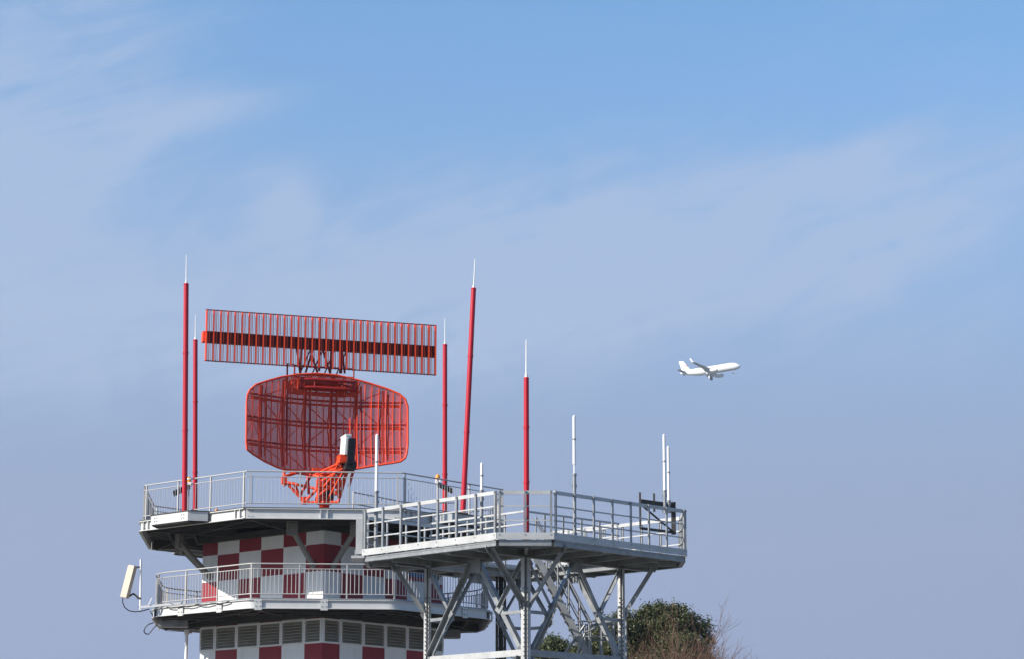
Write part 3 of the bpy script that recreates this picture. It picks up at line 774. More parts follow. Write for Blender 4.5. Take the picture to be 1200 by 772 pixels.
# feed boom and horn
m = MB(); hy = -1.45
hc = H(407, 536, hy)
for (a, b) in (((368, 556, -.3), (398, 542, hy)), ((376, 574, -.4), (400, 545, hy)), ((392, 580, -.5), (409, 548, hy)), ((386, 572, -.4), (396, 543, hy)), ((372, 566, -.4), (402, 548, hy)), ((384, 585, -.4), (404, 549, hy)), ((380, 552, .2), (412, 546, hy)), ((372, 556, -.4), (400, 546, hy)), ((414, 551, .2), (414, 547, hy)), ((384, 553, -.3), (402, 536, hy)), ((390, 553, -.6), (416, 540, hy))):
    m.tube(H(*a), H(*b), 0.036, n=8)
m.box(H(405, 541, hy), (0.50, 0.5, 0.10)); m.box(H(404, 536, hy), (0.40, 0.42, 0.16)); m.box(H(374, 552.5, -.3), (0.3, 0.3, 0.1))
boom = m.build('feed_boom', M['orange'], ant)
m = MB(); c = H(404.5, 522.5, hy); h = (H(404, 511.5, hy).z - H(404, 534, hy).z)
m.obox(c, Vector((0.075, 0, 0)), Vector((0, 0.32, 0)), Vector((0.02, 0, h / 2)))
m.obox(c + Vector((0.02, 0, h * 0.5 + 0.012)), Vector((0.09, 0, 0)), Vector((0, 0.34, 0)), Vector((0, 0, 0.025)))
fh = m.build('feed_horn', M['rod'], boom, 'white feed horn on the orange boom')
m = MB(); c2 = H(411.5, 528, hy - 0.44)
m.obox(c2, Vector((0.11, 0, 0)), Vector((0, 0.075, 0)), Vector((0.02, 0, 0.40)))
for k in range(6): m.obox(c2 + Vector((0.004, -0.08, -0.28 + 0.11 * k)), Vector((0.09, 0, 0)), Vector((0, 0.012, 0)), Vector((0, 0, 0.02)))
m.box(H(409, 546, hy - 0.1), (0.34, 0.5, 0.24))
m.build('receiver_box', M['black'], boom, 'black ribbed box beside the horn')

# ------------------------------------------------------------------ steel lattice platform
SY = 59.0; SX = cast(614.5, 640, SY).x
stage = thing('steel_platform', 'galvanised steel lattice platform on four legs in front of the chequered tower', 'steel platform', (SX, SY, 0))
def sz(py, fwd, px=614): return cast(px, py, SY - fwd).z
W2 = 3.93; CH = 0.66
PS = [(-CH, -W2 + 0), (CH, -W2), (W2, -CH), (W2, CH), (CH, W2), (-CH, W2), (-W2, CH), (-W2, -CH)]
ZD = sz(626, W2); ZT = sz(573.5, W2); ZB = sz(636, W2)
LH = 2.36
oc = offset(PS, 0.03); IN = LH - 0.22; inner = [(0, -IN), (IN, 0), (0, IN), (-IN, 0)]
m = MB()
for i in range(8):
    a = oc[i]; b = oc[(i + 1) % 8]; ia = inner[(i + 1) // 2 % 4]; ib = inner[(i + 2) // 2 % 4]
    # corner sides of the octagon meet one inner corner, long sides meet two
    if i % 2 == 0: poly = [a, b, inner[(i // 2) % 4]]
    else: poly = [a, b, inner[(i // 2 + 1) % 4], inner[(i // 2) % 4]]
    n = len(poly)
    for zz, rev in ((ZD - 0.115, False), (ZD - 0.16, True)):
        vs = [(x, y, zz) for x, y in poly]; m.add(vs, [tuple(range(n))[::-1] if rev else tuple(range(n))])
for i in range(4):
    a, b = inner[i], inner[(i + 1) % 4]; m.add([(a[0], a[1], ZD - .16), (b[0], b[1], ZD - .16), (b[0], b[1], ZD - .115), (a[0], a[1], ZD - .115)], [(0, 1, 2, 3)])
sd = m.build('platform_deck', M['galv'], stage)
for i in range(8):
    p = Vector(PS[i]); q = Vector(PS[(i + 1) % 8]); d = (q - p).normalized(); n_ = Vector((d.y, -d.x)); m = MB()
    a = p + d * 0.004; b = q - d * 0.004
    m.bar((a.x, a.y, ZD - 0.025), (b.x, b.y, ZD - 0.025), 0.014, 0.155); m.build('toe_board', M['galvw'], sd)
    m = MB(); a = p - n_ * 0.05 + d * 0.06; b = q - n_ * 0.05 - d * 0.06
    m.bar((a.x, a.y, ZD - 0.180), (b.x, b.y, ZD - 0.180), 0.02, 0.13)
    a = a - n_ * 0.04; b = b - n_ * 0.04
    m.bar((a.x, a.y, ZD - 0.236), (b.x, b.y, ZD - 0.236), 0.11, 0.02); m.build('edge_beam', M['galv'], sd)
legs = [(0.02, -LH), (LH, 0), (0.02, LH), (-LH, 0)]
m = MB(); zq = ZD - 0.248
for i in range(4):
    a, b = Vector(legs[i]), Vector(legs[(i + 1) % 4]); d = (b - a).normalized()
    p = a - d * 1.05; q = b + d * 1.05
    zz = ZD - 0.254 - 0.004 * (i % 2)
    if i % 2: p = a + d * 0.12; q = b - d * 0.12
    for (off, hh, wd) in ((0, 0.17, 0.02), (0.078, 0.02, 0.13), (-0.078, 0.02, 0.13)):
        m.bar((p.x, p.y, zz + off), (q.x, q.y, zz + off), wd, hh)
for i in range(4):                                    # short outriggers from the leg square to the edge
    a, b = Vector(legs[i]), Vector(legs[(i + 1) % 4]); d = (b - a).normalized(); n_ = Vector((d.y, -d.x))
    for t in (0.06, 0.35, 0.65, 0.94):
        c = a + (b - a) * t + n_ * 0.08; e = c + n_ * 1.28
        m.bar((c.x, c.y, ZD - .23), (e.x, e.y, ZD - .23), 0.07, 0.13)
    c = a * 1.03; e = a * 1.58; m.bar((c.x, c.y, ZD - .231), (e.x, e.y, ZD - .231), 0.08, 0.125)
m.build('main_beam', M['galv'], sd)
ZTOPL = zq - 0.095
Z1 = sz(764, LH, 614)                     # horizontal girts
ZG2 = Z1 - 4.1
def perforated_leg(x, y, z0, z1, s_, holes):
    m = MB(); m.bar((x - s_ / 2 + .008, y, z0), (x - s_ / 2 + .008, y, z1), 0.016, s_, up=(0, 1, 0)); m.bar((x, y - s_ / 2 + 0.008 + 0.0, z0), (x, y - s_ / 2 + .008, z1), s_ - 0.034, 0.016, up=(0, 1, 0))
    return m
for k, (x, y) in enumerate(legs):
    m = MB(); w_ = 0.20 if k == 0 else 0.15
    # star/angle section
    m.box((x, y, (ZTOPL + 0.3) / 2), (w_, 0.016, ZTOPL - 0.3), R(45)); m.box((x + 0.0, y, (ZTOPL + 0.3) / 2), (0.016, w_, ZTOPL - 0.3 - 0.004), R(45))
    for sgn in (-1, 1):
        c45 = math.cos(R(45)) * w_ / 2 * sgn
        m.box((x + c45, y + c45, (ZTOPL + 0.3) / 2), (0.014, w_ * 0.55, ZTOPL - 0.31), R(45)); m.box((x - c45, y + c45, (ZTOPL + 0.3) / 2), (w_ * 0.55, 0.014, ZTOPL - 0.31), R(45))
    zz = Z1 - 0.4
    while zz < Z1 + 1.5:                  # bolt rows up the splice
        for sgn in (-1, 1): m.tube((x + sgn * 0.045, y - 0.12, zz), (x + sgn * 0.045, y - 0.05, zz), 0.016, n=6, mi=1)
        zz += 0.105
    m.box((x, y, 0.28), (0.5, 0.5, 0.04)); m.box((x, y, 0.15), (0.8, 0.8, 0.22), 0, 2)
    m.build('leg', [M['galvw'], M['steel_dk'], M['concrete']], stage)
def brace(p, q, wd=0.085, back=False, name='brace'):
    m = MB(); n3 = Vector((q - p)).cross(Vector((0, 0, 1)))
    m.angle(p, q, wd, 0.014, up=(0, 0, 1)); 
    d = (q - p).normalized()
    for e in (p, q):
        m.obox(Vector(e), d * 0.11, n3.normalized() * 0.007, d.cross(n3.normalized()) * 0.09)
    m.build(name, M['galv'], stage)
for i in range(4):
    a, b = Vector(legs[i]), Vector(legs[(i + 1) % 4]); d = (b - a).normalized(); n_ = Vector((d.y, -d.x)) * 0.03; mid = (a + b) / 2
    v = lambda p, z_: Vector((p.x + n_.x, p.y + n_.y, z_))
    zt = zq - 0.12; zb = Z1 + 0.06
    for (e, s_) in ((a, 1), (b, -1)):
        top = v(mid - d * s_ * 0.10, zt); bot = v(e + d * s_ * 0.14, zb)
        brace(top, bot, 0.115)
        fr = 0.52; on = top + (bot - top) * fr
        brace(v(e + d * s_ * 0.08, zq - 0.2), Vector((on.x, on.y, on.z)) + Vector((n_.x, n_.y, 0)) * 0.8, 0.075)
        g = top + (bot - top) * 0.58
        m = MB(); m.bar((e.x + d.x * s_ * 0.1, e.y + d.y * s_ * 0.1, g.z), (g.x, g.y, g.z), 0.05, 0.075); m.build('strut', M['galv'], stage)
    for zz in (Z1, ZG2, ZG2 - 0.0 - 2.9):
        if zz < 0.6: continue
        m = MB(); p, q = a + d * 0.1, b - d * 0.1
        m.bar((p.x, p.y, zz), (q.x, q.y, zz), 0.11, 0.15); m.build('girt', M['galvw'] if i == 3 else M['galv'], stage)  # sunlit face gets the brighter steel, so its light is in the colour
    for (za, zb2) in ((Z1 - 0.08, 0.4),):
        for (e, f_) in ((a, b), (b, a)):
            dd = (f_ - e).normalized(); brace(v(e + dd * 0.14, za), v(mid, max(0.35, (za + zb2) / 2 - 1.0)), 0.11); 
            brace(v(e + dd * 0.14, zb2), v(mid, max(0.35, (za + zb2) / 2 - 1.0)), 0.11)
# knee braces out to the cantilevered edge
for k, (x, y) in enumerate(legs):
    r = Vector((x, y)).normalized(); t = Vector((-r.y, r.x))
    zlow = ZTOPL - 1.15
    if k == 0:
        for s_ in (-1, 1): brace(Vector((x + s_ * 0.06, y - 0.03, zlow)), Vector((x + s_ * 0.86, -W2 + 0.35, zq - 0.03)), 0.11)
    else:
        e = r * (W2 - 0.75)
        for s_ in (-1, 1):
            brace(Vector((x, y, zlow)) + Vector((r.x, r.y, 0)) * 0.05, Vector((e.x + t.x * s_ * 0.16, e.y + t.y * s_ * 0.16, zq - 0.03)), 0.09)
# gusset apex plates hanging below the deck
for i in range(4):
    a, b = Vector(legs[i]), Vector(legs[(i + 1) % 4]); d = (b - a).normalized(); n_ = Vector((d.y, -d.x)); mid = (a + b) / 2 + n_ * 0.055; m = MB()
    m.obox(Vector((mid.x, mid.y, zq - 0.16)), Vector((d.x, d.y, 0)) * 0.22, Vector((n_.x, n_.y, 0)) * 0.008, Vector((0, 0, 0.16))); m.build('gusset', M['galv'], stage)
# railing
PSr = offset(PS, 0.05); HT = ZT - ZD
flat = (7, 0)
for i in range(8):
    p = Vector(PSr[i]); q = Vector(PSr[(i + 1) % 8]); d = (q - p).normalized(); n_ = Vector((d.y, -d.x)); m = MB(); ln = (q - p).length
    a = p + d * 0.03; b = q - d * 0.03
    m.bar((a.x, a.y, ZT - 0.05), (b.x, b.y, ZT - 0.05), 0.03, 0.085)
    nr = 2
    for k in range(nr):
        zz = ZD + 0.07 + (HT - 0.12) * (k + 0.8) / (nr + 0.75)
        m.bar((a.x, a.y, zz), (b.x, b.y, zz), 0.03, 0.030)
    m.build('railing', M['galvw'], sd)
    npst = max(1, round(ln / 0.66))
    for k in range(npst + 1):
        t = 0.05 + (ln - 0.1) * k / npst; c = p + d * t + n_ * 0.035; m = MB()
        m.box((0, 0, HT / 2 - 0.06), (0.046, 0.03, HT + 0.10)); m.box((0.026, 0.012, HT / 2 - 0.06), (0.008, 0.05, HT + 0.08))
        m.tube((0, -0.03, 0), (0, 0.03, 0), 0.02, n=6); m.tube((0, -0.03, HT - .04), (0, 0.03, HT - .04), 0.018, n=6)
        o = m.build('railing_post', M['galv'], sd, loc=(c.x, c.y, ZD)); o.rotation_euler = (0, 0, math.atan2(d.y, d.x))
HI = HT * 0.84; ir = [(0, -LH + .02), (LH - .02, 0), (0, LH - .02), (-LH + .02, 0)]
for i in range(4):
    p = Vector(ir[i]); q = Vector(ir[(i + 1) % 4]); d = (q - p).normalized(); ln = (q - p).length; m = MB()
    a = p + d * 0.03; b = q - d * (0.03 if i != 1 else 1.0)
    for zz, hh in ((ZD - 0.11 + HI, 0.045), (ZD - 0.11 + HI * .66, 0.035), (ZD - 0.11 + HI * .33, 0.035), (ZD - 0.06, 0.09)):
        m.bar((a.x, a.y, zz), (b.x, b.y, zz), 0.03, hh)
    m.build('inner_railing', M['galvw'], sd)
    for k in range(5):
        t = 0.06 + (ln - 0.12) * k / 5 if i != 1 else 0.06 + (ln - 1.1) * k / 4
        c = p + d * t; m = MB(); m.box((0, 0.028, HI / 2 - 0.01), (0.05, 0.025, HI + 0.02)); o = m.build('railing_post', M['galv'], sd, loc=(c.x, c.y, ZD - 0.112)); o.rotation_euler = (0, 0, math.atan2(d.y, d.x))
# corner box at the left end
m = MB(); x = -W2 - 0.08
m.box((x, -0.55, ZD + 0.38), (0.16, 0.10, 0.86)); m.box((x + .02, 0.1, ZD + 0.30), (0.10, 0.5, 0.5), mi=1); m.box((x - 0.02, -0.3, ZD - 0.13), (0.32, 0.8, 0.06)); m.box((x - 0.06, -0.2, ZD - 0.02), (0.10, 0.7, 0.15), mi=1)
m.build('corner_bracket', [M['galvw'], M['galv']], sd)
# dark mounting frame for the right antennas
f0 = cast(745, 588, SY - 1.0) - Vector((SX, SY, 0)); f1 = cast(784, 594, SY - 0.2) - Vector((SX, SY, 0))
zf = f0.z; zfb = cast(745, 619, SY - 1.0).z; ztop = cast(745, 577, SY - 1.0).z
m = MB(); q0 = Vector((f0.x, f0.y, 0)); q1 = Vector((f1.x, f1.y, 0))
Z3 = lambda p, z_: Vector((p.x, p.y, z_))
off = Vector((0.10, -0.10, 0)); q0 += off; q1 += off
m.bar(Z3(q0, zf), Z3(q1, zf), 0.04, 0.13); m.bar(Z3(q0, zfb), Z3(q1, zfb), 0.05, 0.06); m.bar(Z3(q0, zfb), Z3(q0, ztop), 0.05, 0.05); m.bar(Z3(q1, zfb - 0.05), Z3(q1, zf + 0.1), 0.11, 0.11)
m.tube(Z3(q0, zf - 0.05), Z3(q1, zfb), 0.025, n=8)
qm = q0 + (q1 - q0) * 0.42; m.bar(Z3(qm, zf - 0.2), Z3(qm, ztop + 0.02), 0.05, 0.05)
m.build('mounting_frame', M['steel_dk'], sd, 'dark steel frame on the shaded railing')
# cable ladder column behind the front leg
cl = cast(587, 700, SY + 2.0) - Vector((SX, SY, 0)); m = MB()
for e in (-0.10, 0.10): m.box((cl.x + e, cl.y, (zq + 0.1) / 2), (0.07, 0.10, zq - 0.1))
zz = 0.4
while zz < zq - 0.2: m.box((cl.x, cl.y, zz), (0.13, 0.05, 0.04)); zz += 0.3
m.box((cl.x, cl.y + 0.06, (zq + 0.1) / 2), (0.12, 0.02, zq - 0.14))
m.build('cable_ladder', M['steel_dk'], stage)
# stair flight behind, from the deck down to a railed landing
def stair(Ab, Bb, wd, name='stair'):
    m = MB(); d = (Bb - Ab); hd_ = Vector((d.x, d.y, 0)).normalized(); s_ = Vector((-hd_.y, hd_.x, 0))
    for sg in (-1, 1):
        o_ = s_ * sg * wd / 2
        m.bar(Ab + o_, Bb + o_, 0.04, 0.15)
        up = Vector((0, 0, 0.95)); m.tube(Ab + o_ + up, Bb + o_ + up, 0.024, n=8); m.tube(Ab + o_ + up * .55, Bb + o_ + up * .55, 0.016, n=6)
        for k in range(6):
            p = Ab + (Bb - Ab) * (k / 5) + o_; m.tube(p, p + up, 0.022, n=6)
    n = int(abs(d.z) / 0.19)
    for k in range(1, n):
        p = Ab + (Bb - Ab) * (k / n); m.obox(p, hd_ * 0.12, s_ * (wd / 2 - 0.022), Vector((0, 0, 0.018)))
    return m.build(name, M['galv'], stage)
off = Vector((SX, SY, 0))
sA = cast(628, 652, SY + 1.2) - off; sB = cast(692, 775, SY + 1.2) - off
stair(sA, sB, 0.75)
# landing with rail at the foot of the flight
m = MB(); la = cast(690, 778, SY + 1.2) - off; lb = cast(733, 778, SY + 1.2) - off
m.box(((la.x + lb.x) / 2, la.y, la.z - 0.03), (lb.x - la.x + 0.2, 1.1, 0.06))
zr1 = cast(690, 727, SY + 0.6).z; zr2 = cast(690, 745, SY + 0.6).z
for yy in (-0.5, 0.5):
    for zz in (zr1, zr2): m.tube((la.x - 0.3, la.y + yy, zz), (lb.x, la.y + yy, zz + 0.0), 0.022, n=8)
    for k in range(4):
        x = la.x + (lb.x - la.x) * k / 3; m.tube((x, la.y + yy, la.z), (x, la.y + yy, zr1), 0.024, n=8)
m.path([(la.x - 0.45, la.y - 0.5, la.z - .2), (la.x - 0.1, la.y - 0.5, zr2 + .1), (la.x + 0.3, la.y - 0.5, zr1 - 0.1), (lb.x, la.y - 0.5, zr1 + 0.05)], 0.026, 8)
for x in (la.x, lb.x): m.bar((x, la.y, la.z - 0.06), (x, la.y, 0.06), 0.1, 0.1)
m.build('landing', M['galv'], stage)
# second flight, landing to the ground
stair(Vector((la.x - 0.1, la.y + 0.0, la.z)), Vector((la.x - 4.3, la.y + 0.0, 0.12)), 0.75)

# ------------------------------------------------------------------ antennas and mast on the platform
mast(cast(617, 620, SY - W2 + 0.3).x, SY - W2 + 0.3, ZD - 0.11, cast(618, 443.5, SY - W2 + 0.3).z, cast(618.5, 397, SY - W2 + 0.3).z, 0.064,
     'thick red mast rising from the front corner of the steel platform', group=None)
def whip(px, Y, pyb, pym, pyt, r, label, rod=None, cage=False):
    b = cast(px, pyb, Y); zm = cast(px, pym, Y).z; zt = cast(px, pyt, Y).z
    t = thing('whip_antenna', label, 'antenna', (b.x, b.y, b.z), 0, 'white whip antennas on the steel platform')
    m = MB(); m.tube((0, 0, 0), (0, 0, zm - b.z), r * 1.15, n=10); m.tube((0, 0, zm - b.z), (0, 0, zm - b.z + 0.05), r * 1.5, n=10)
    for f_ in (0.12, 0.85): m.box((0, 0.05, (zm - b.z) * f_), (r * 3, 0.12, 0.06))
    m.build('support_pole', M['galv'], t)
    m = MB(); zs = zm - b.z + 0.05; ze = zt - b.z
    if rod: m.tube((0, 0, zs), (0, 0, zs + rod), r * 0.45, n=8); zs += rod
    m.tube((0, 0, zs), (0, 0, ze - 0.03), r, r * 0.92, 12); m.tube((0, 0, ze - 0.03), (0, 0, ze), r * 0.9, r * 0.4, 12)
    ring_z = zs + (ze - zs) * 0.5
    m.build('radome', M['rod'], t)
    m = MB(); m.tube((0, 0, ring_z), (0, 0, ring_z + 0.03), r * 1.3, n=12); m.build('clamp', M['galv'], t)
    return t
whip(440.3, SY - 0.72, 645, 577, 508, 0.042, 'white whip antenna at the left end of the steel platform, beside the chequered tower')
whip(564.3, SY - 3.1, 628, 576, 541.5, 0.036, 'short white whip antenna on the sunlit railing, left of the red mast')
whip(673.5, SY - 2.75, 634, 557, 486, 0.038, 'white whip antenna right of the red mast, with bare rod between pole and radome', rod=0.22)
whip(779.3, SY - 0.85, 601, 576, 508, 0.036, 'taller white whip antenna of the close pair at the right end')
whip(784.0, SY - 0.45, 600, 588, 522, 0.034, 'shorter white whip antenna of the close pair at the right end')

# ------------------------------------------------------------------ tilted panel antenna at the left
PY = 73.6
pb = cast(164.5, 711, PY); t = thing('panel_antenna', 'beige panel antenna tilted on a bracket pole left of the lower gallery', 'antenna', (pb.x, pb.y, pb.z))
H_ = lambda px, py, dy=0: cast(px, py, PY + dy) - pb
m = MB(); m.tube((0, 0, -0.08), H_(165, 655), 0.030, n=10)
m.bar((-0.03, 0, 0), H_(216, 706, 0.2), 0.07, 0.07); m.bar(H_(174, 708), H_(178, 700), 0.03, 0.03)
m.build('support_pole', M['rod'], t)
m = MB(); a = H_(155.5, 662.5); b = H_(146, 699.5); ax = (a - b).normalized(); sx = Vector((0.82, -0.55, 0)); sx = (sx - ax * sx.dot(ax)).normalized(); th = ax.cross(sx)
m.obox((a + b) / 2, sx * 0.13, ax * (a - b).length / 2, th * 0.07)
m.obox((a + b) / 2 , sx * 0.11, ax * ((a - b).length / 2 + 0.012), th * 0.055)
pn = m.build('radome', M['beige'], t)
m = MB(); m.bar(H_(158, 664), H_(165.5, 664), 0.05, 0.05); m.bar(H_(165.5, 701), H_(161, 700), 0.06, 0.06); m.path([H_(150, 699), H_(153, 697), H_(156, 695), H_(159, 697), H_(163, 701)], 0.03, 8)
m.build('tilt_bracket', M['steel_dk'], t)
m = MB(); m.path([H_(143.8, 700), H_(143.7, 705), H_(146, 711), H_(151, 715), H_(158, 716.3), H_(166, 715.5), H_(175, 713, .1)], 0.016, 8); m.build('cable', M['black'], t)

# ------------------------------------------------------------------ airliner
def airliner():
    D = 1372.0
    c = cast(833, 433, D)
    t = thing('airliner', 'white twin engine passenger jet descending with its landing gear down', 'airliner', c)
    t.rotation_euler = (R(-7), R(-5), R(-22))        # bank, nose up, nose turned towards the viewer
    m = MB(); Lf = 36.0
    prof = [(0.05, 18), (0.55, 17.7), (1.05, 17.0), (1.5, 15.9), (1.82, 14.4), (1.97, 12.5), (2.0, 9), (2.0, -6), (1.9, -8.5), (1.6, -11.5), (1.15, -14.5), (0.7, -17), (0.3, -18.4), (0.1, -18.7)]
    n = 24; vs = []
    for (r, h) in prof:
        zc = 0
        if h < -6: zc = (-(h + 6)) * 0.085
        if h > 12.5: zc = -(h - 12.5) * 0.09
        for i in range(n): a = 2 * math.pi * i / n; vs.append((h, r * 1.12 * math.cos(a), r * math.sin(a) * 1.15 + zc))
    fs = [(k * n + i, k * n + (i + 1) % n, (k + 1) * n + (i + 1) % n, (k + 1) * n + i) for k in range(len(prof) - 1) for i in range(n)]
    m.add(vs, fs, 0, True); m.lathe([(0.3, 8), (1.1, 6), (1.3, 0), (1.1, -5), (0.2, -7)], (0, 0, -1.3), 'X', 16)
    fus = m.build('fuselage', M['paint'], t)
    m = MB()
    for i in range(30):
        for s_ in (-1, 1): m.box((11 - i * 0.75, s_ * 2.19, 0.45), (0.24, 0.06, 0.34))
    for s_ in (-1, 1): m.obox(Vector((16.3, s_ * 0.85, 0.62)), Vector((0.55, -s_ * 0.28, -0.12)), Vector((0.1, s_ * 0.3, -0.2)), Vector((0.1, s_ * 0.12, 0.1)))
    m.build('window_row', M['glass'], fus)
    m = MB()
    for i, (l_, g) in enumerate(((0.8, .3), (0.5, .25), (0.9, .3), (0.55, .25), (0.7, .5), (0.85, .3), (0.6, .3), (0.8, .3))):
        x = 11.5 - i * 1.15
        for s_ in (-1, 1): m.box((x, s_ * 2.01, 1.0), (l_, 0.1, 0.5), 0)
    for s_ in (-1, 1): m.box((7.5, s_ * 2.05, 0.80), (8.8, 0.1, 0.16))
    m.build('livery_stripe', M['gold'], fus)
    def wing(secs, th, name, mi, parent=t):
        m = MB(); vs = []
        for (xle, ch, y, z_) in secs:
            h = ch * th
            vs += [(xle, y, z_), (xle - ch * .3, y, z_ + h * .6), (xle - ch, y, z_), (xle - ch * .35, y, z_ - h * .4)]
        fs = []
        for k in range(len(secs) - 1):
            for i in range(4): fs.append((k * 4 + i, k * 4 + (i + 1) % 4, k * 4 + 4 + (i + 1) % 4, k * 4 + 4 + i))
        fs += [(3, 2, 1, 0), tuple(len(vs) - 4 + i for i in range(4))]
        m.add(vs, fs); return m.build(name, mi, parent)
    for s_ in (-1, 1):
        w_ = wing([(4.2, 7.0, s_ * 1.6, -1.2), (1.0, 4.0, s_ * 6.2, -0.75), (-4.6, 1.6, s_ * 16.6, 0.55)], 0.13, 'wing', M['wingm'])
        wing([(-4.7, 1.6, s_ * 16.62, 0.57), (-5.6, 1.1, s_ * 17.1, 1.7), (-6.4, 0.6, s_ * 17.3, 2.9)], 0.10, 'winglet', M['paint'], w_)
        m = MB(); m.lathe([(0.82, 5.6), (1.02, 5.3), (1.12, 4.2), (1.05, 2.6), (0.75, 1.4), (0.45, 0.6)], (0, s_ * 5.7, -2.35), 'X', 18)
        e = m.build('engine', M['paint'], t)
        m = MB(); m.lathe([(0.78, 5.62), (0.3, 5.5)], (0, s_ * 5.7, -2.35), 'X', 18); m.lathe([(0.42, 0.65), (0.2, 0.2)], (0, s_ * 5.7, -2.35), 'X', 12); m.build('intake', M['glass'], e)
        m = MB(); m.obox(Vector((2.4, s_ * 5.7, -1.25)), Vector((1.9, 0, 0.1)), Vector((0, 0.15, 0)), Vector((-0.4, 0, 0.3))); m.build('pylon', M['paint'], e)
        wing([(-14.0, 3.4, s_ * 0.5, 1.0), (-17.2, 1.5, s_ * 6.1, 1.55)], 0.09, 'tailplane', M['wingm'])
        m = MB(); m.tube((-1.2, s_ * 3.6, -1.3), (-1.2, s_ * 3.7, -4.1), 0.16, n=8); m.tube((-1.2, s_ * 3.6, -3.2), (-1.2, s_ * 1.8, -1.4), 0.1, n=8); m.box((-1.2, s_ * 4.0, -2.4), (1.0, .08, 1.6))
        g = m.build('main_gear', M['wingm'], t); m = MB()
        for e_ in (-0.42, 0.42): m.tube((-1.2, s_ * 3.7 + e_ - .2, -4.1), (-1.2, s_ * 3.7 + e_ + .2, -4.1), 0.78, n=16)
        m.build('wheel', M['black'], g)
    m = MB(); m.tube((13.0, 0, -1.8), (13.2, 0, -4.0), 0.12, n=8); g = m.build('nose_gear', M['wingm'], t)
    m = MB()
    for e_ in (-0.25, 0.25): m.tube((13.2, e_ - .12, -4.0), (13.2, e_ + .12, -4.0), 0.4, n=14)
    m.build('wheel', M['black'], g)
    m = MB(); sec = [(-10.5, 6.2, 1.7), (-12.4, 5.0, 2.4), (-16.4, 2.6, 8.3)]; vs = []
    for (x, ch, z_) in sec: vs += [(x, 0, z_), (x - ch * .3, .22, z_), (x - ch, 0, z_), (x - ch * .3, -.22, z_)]
    fs = [(k * 4 + i, k * 4 + (i + 1) % 4, k * 4 + 4 + (i + 1) % 4, k * 4 + 4 + i) for k in range(2) for i in range(4)] + [(3, 2, 1, 0), (8, 9, 10, 11)]
    m.add(vs, fs); fin = m.build('tail_fin', M['paint'], t)
    for (mt, pts, wd) in ((M['tomato'], [(-15.6, 5.6), (-15.0, 5.5), (-14.3, 5.0), (-13.9, 4.3)], 0.26), (M['gold'], [(-15.2, 3.0), (-14.8, 3.7), (-14.3, 3.9), (-13.8, 3.3), (-13.6, 2.6)], 0.28)):
        m = MB()
        for s_ in (-1, 1):
            for (x0, z0), (x1, z1) in zip(pts, pts[1:]): m.bar((x0, s_ * 0.2, z0), (x1, s_ * 0.2, z1), 0.08, wd * 1.4)
        m.build('fin_emblem', mt, fin)
airliner()

# ------------------------------------------------------------------ trees
def tree(px, pytop, Y, rx, rz_, label, leaf, seed, nclump, lsz, group=None, shape=1.0):
    r_ = random.Random(seed); top = cast(px, pytop, Y); H0 = top.z; cz = H0 - rz_
    t = thing('evergreen_tree', label, 'tree', (top.x, Y, 0), 0, group)
    m = MB(); m.tube((0, 0, 0), (0.1, 0, H0 * .35), 0.24, 0.19, 10); m.tube((0.1, 0, H0 * .35), (0, 0.1, H0 * .72), 0.19, 0.09, 10)
    ends = []
    for k in range(14):
        a = r_.uniform(0, 2 * math.pi); z0 = H0 * r_.uniform(.35, .7); e = Vector((math.cos(a) * rx * .75, math.sin(a) * rx * .75, cz + r_.uniform(-.6, .7) * rz_))
        mid = Vector((e.x * .45, e.y * .45, (z0 + e.z) / 2 - .1)); m.tube((0.05, 0.05, z0), mid, 0.07, 0.05, 7); m.tube(mid, e, 0.05, 0.015, 6)
    m.build('trunk', M['bark'], t)
    m = MB(); lobes = [(Vector((0, 0, -.15)), .80), (Vector((0, 0, -.15)), .72), (Vector((0, 0, -.2)), .78)]
    for k in range(11):
        d = Vector((r_.gauss(0, 1), r_.gauss(0, 1), r_.gauss(.35, .8))).normalized() * r_.uniform(.60, .74); lobes.append((d, r_.uniform(.20, .34)))
    lobes += [(Vector((r_.uniform(-.1, .1), -.1, .70)), .30), (Vector((-.50, -.1, .50)), .36), (Vector((.50, .05, .46)), .36), (Vector((.25, -.2, .60)), .34)]
    for k in range(nclump):
        lc, lr = lobes[r_.randrange(len(lobes))]
        p = Vector((r_.gauss(0, 1), r_.gauss(0, 1), r_.gauss(0, 1))).normalized() * (r_.uniform(.72, 1.0) if r_.random() < .75 else r_.uniform(.2, .8))
        p = lc + p * lr
        c = Vector((p.x * rx, p.y * rx, cz + p.z * rz_)); cr = r_.uniform(.16, .36)
        tilt = Vector((r_.gauss(0, .4), r_.gauss(0, .4), 1)).normalized()
        for q in range(int(130 * cr / .25)):
            d = Vector((r_.gauss(0, 1), r_.gauss(0, 1), r_.gauss(0, .75))); d *= cr * .6
            pos = c + d; s_ = lsz * r_.uniform(.6, 1.3)
            n1 = (Vector((r_.gauss(0, 1), r_.gauss(0, 1), r_.gauss(0, 1))) + tilt * 0.8 + d * 1.5).normalized()
            u = n1.orthogonal().normalized(); u.rotate(Matrix.Rotation(r_.uniform(0, 6.28), 3, n1)); v_ = n1.cross(u)
            m.add([pos - u * s_, pos - v_ * s_ * .45, pos + u * s_, pos + v_ * s_ * .45], [(0, 1, 2, 3)])
    m.build('crown', leaf, t)
tree(768, 706, 100, 2.8, 2.7, 'broad dark evergreen tree behind the bare brown shrub, right of the steel platform', M['leaf'], 3, 1450, 0.065, 'evergreen trees beyond the platform')
tree(716, 731, 103, 2.0, 2.3, 'lower evergreen tree seen through the platform stair railing', M['leaf2'], 5, 640, 0.065, 'evergreen trees beyond the platform')
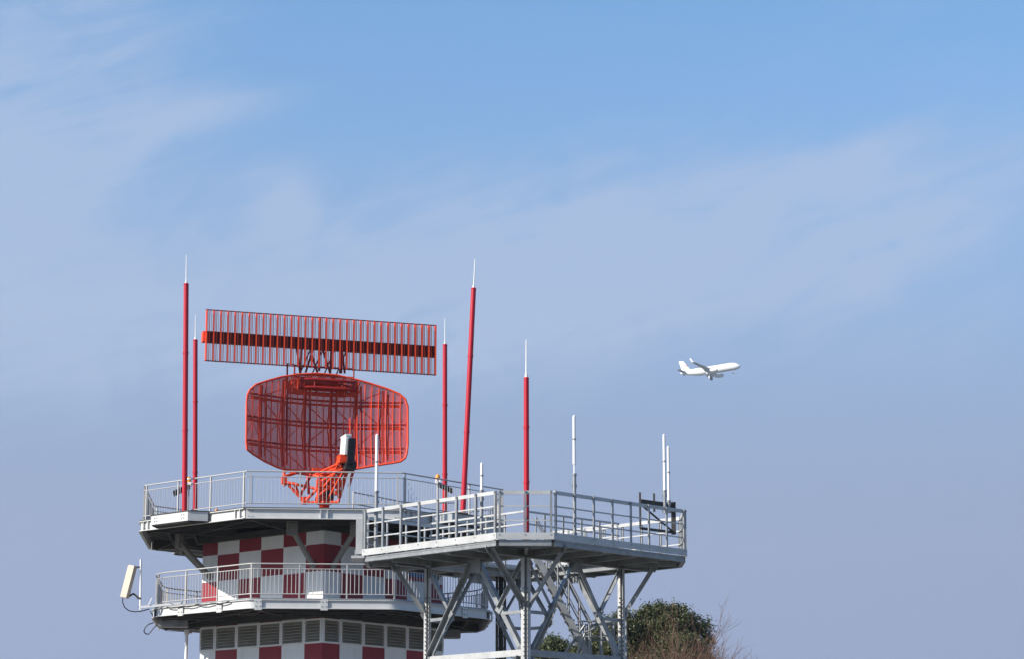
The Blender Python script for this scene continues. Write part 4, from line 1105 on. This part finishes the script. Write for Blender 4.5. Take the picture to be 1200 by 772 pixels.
tree(648, 748, 108, 2.1, 2.0, 'distant evergreen treetop low behind the front leg of the platform', M['leaf2'], 9, 460, 0.065, 'evergreen trees beyond the platform')

def shrub(px, pytop, Y, spread, label, seed, nstem, group):
    r_ = random.Random(seed); top = cast(px, pytop, Y); H0 = top.z
    t = thing('bare_tree', label, 'tree', (top.x, Y, 0), 0, group)
    m = MB(); tw_ = MB()
    m.tube((0, 0, 0), (0, 0, H0 * .45), 0.16, 0.11, 8)
    def grow(p, d, ln, r, lev):
        q = p + d * ln
        tgt = tw_ if lev >= 2 else m
        tgt.tube(p, q, r, r * .62, 6 if lev < 2 else 3, cap=False)
        if lev >= 5: return
        for k in range(3 if lev > 0 else 4):
            if lev > 1 and r_.random() < 0.12: continue
            nd_ = (d + Vector((r_.gauss(0, .42), r_.gauss(0, .42), r_.gauss(0.10, .3)))).normalized()
            st = p + d * ln * (r_.uniform(.45, 1.0) if k else 1.0)
            grow(st, nd_, ln * r_.uniform(.6, .86), r * .58, lev + 1)
    for k in range(nstem):
        a = r_.uniform(0, 6.28); d = Vector((math.cos(a) * r_.uniform(.1, spread), math.sin(a) * r_.uniform(.1, spread), 1)).normalized()
        grow(Vector((0, 0, H0 * r_.uniform(.35, .45))), d, H0 * .165, 0.05, 0)
    m.build('trunk', M['bark'], t); tw_.build('twigs', M['twig'], t)
shrub(790, 694, 92, .55, 'bare brown tree of dense fine twigs in front of the dark evergreen', 11, 13, 'bare trees beyond the platform')
shrub(836, 722, 96, .16, 'thin bare tree with wispy twigs at the right edge of the evergreen', 14, 2, 'bare trees beyond the platform')
shrub(930, 740, 104, .2, 'lone bare twig top poking up far right of the evergreen', 21, 1, 'bare trees beyond the platform')

# ------------------------------------------------------------------ haze
def haze():
    m = bpy.data.materials.new('haze'); m.use_nodes = True; t = m.node_tree
    for n in list(t.nodes): t.nodes.remove(n)
    o = t.nodes.new('ShaderNodeOutputMaterial'); v = t.nodes.new('ShaderNodeVolumePrincipled')
    v.inputs['Color'].default_value = (0.75, 0.85, 1.0, 1); v.inputs['Density'].default_value = 0.00015; v.inputs['Anisotropy'].default_value = 0.2
    t.links.new(v.outputs[0], o.inputs['Volume'])
    b = MB(); b.obox(Vector((0, 60, 159)), Vector((2600, 0, 0)), Vector((0, 2600, 0)), Vector((0, 0, 160)))
    h = b.build('haze', m); h['kind'] = 'stuff'
haze()
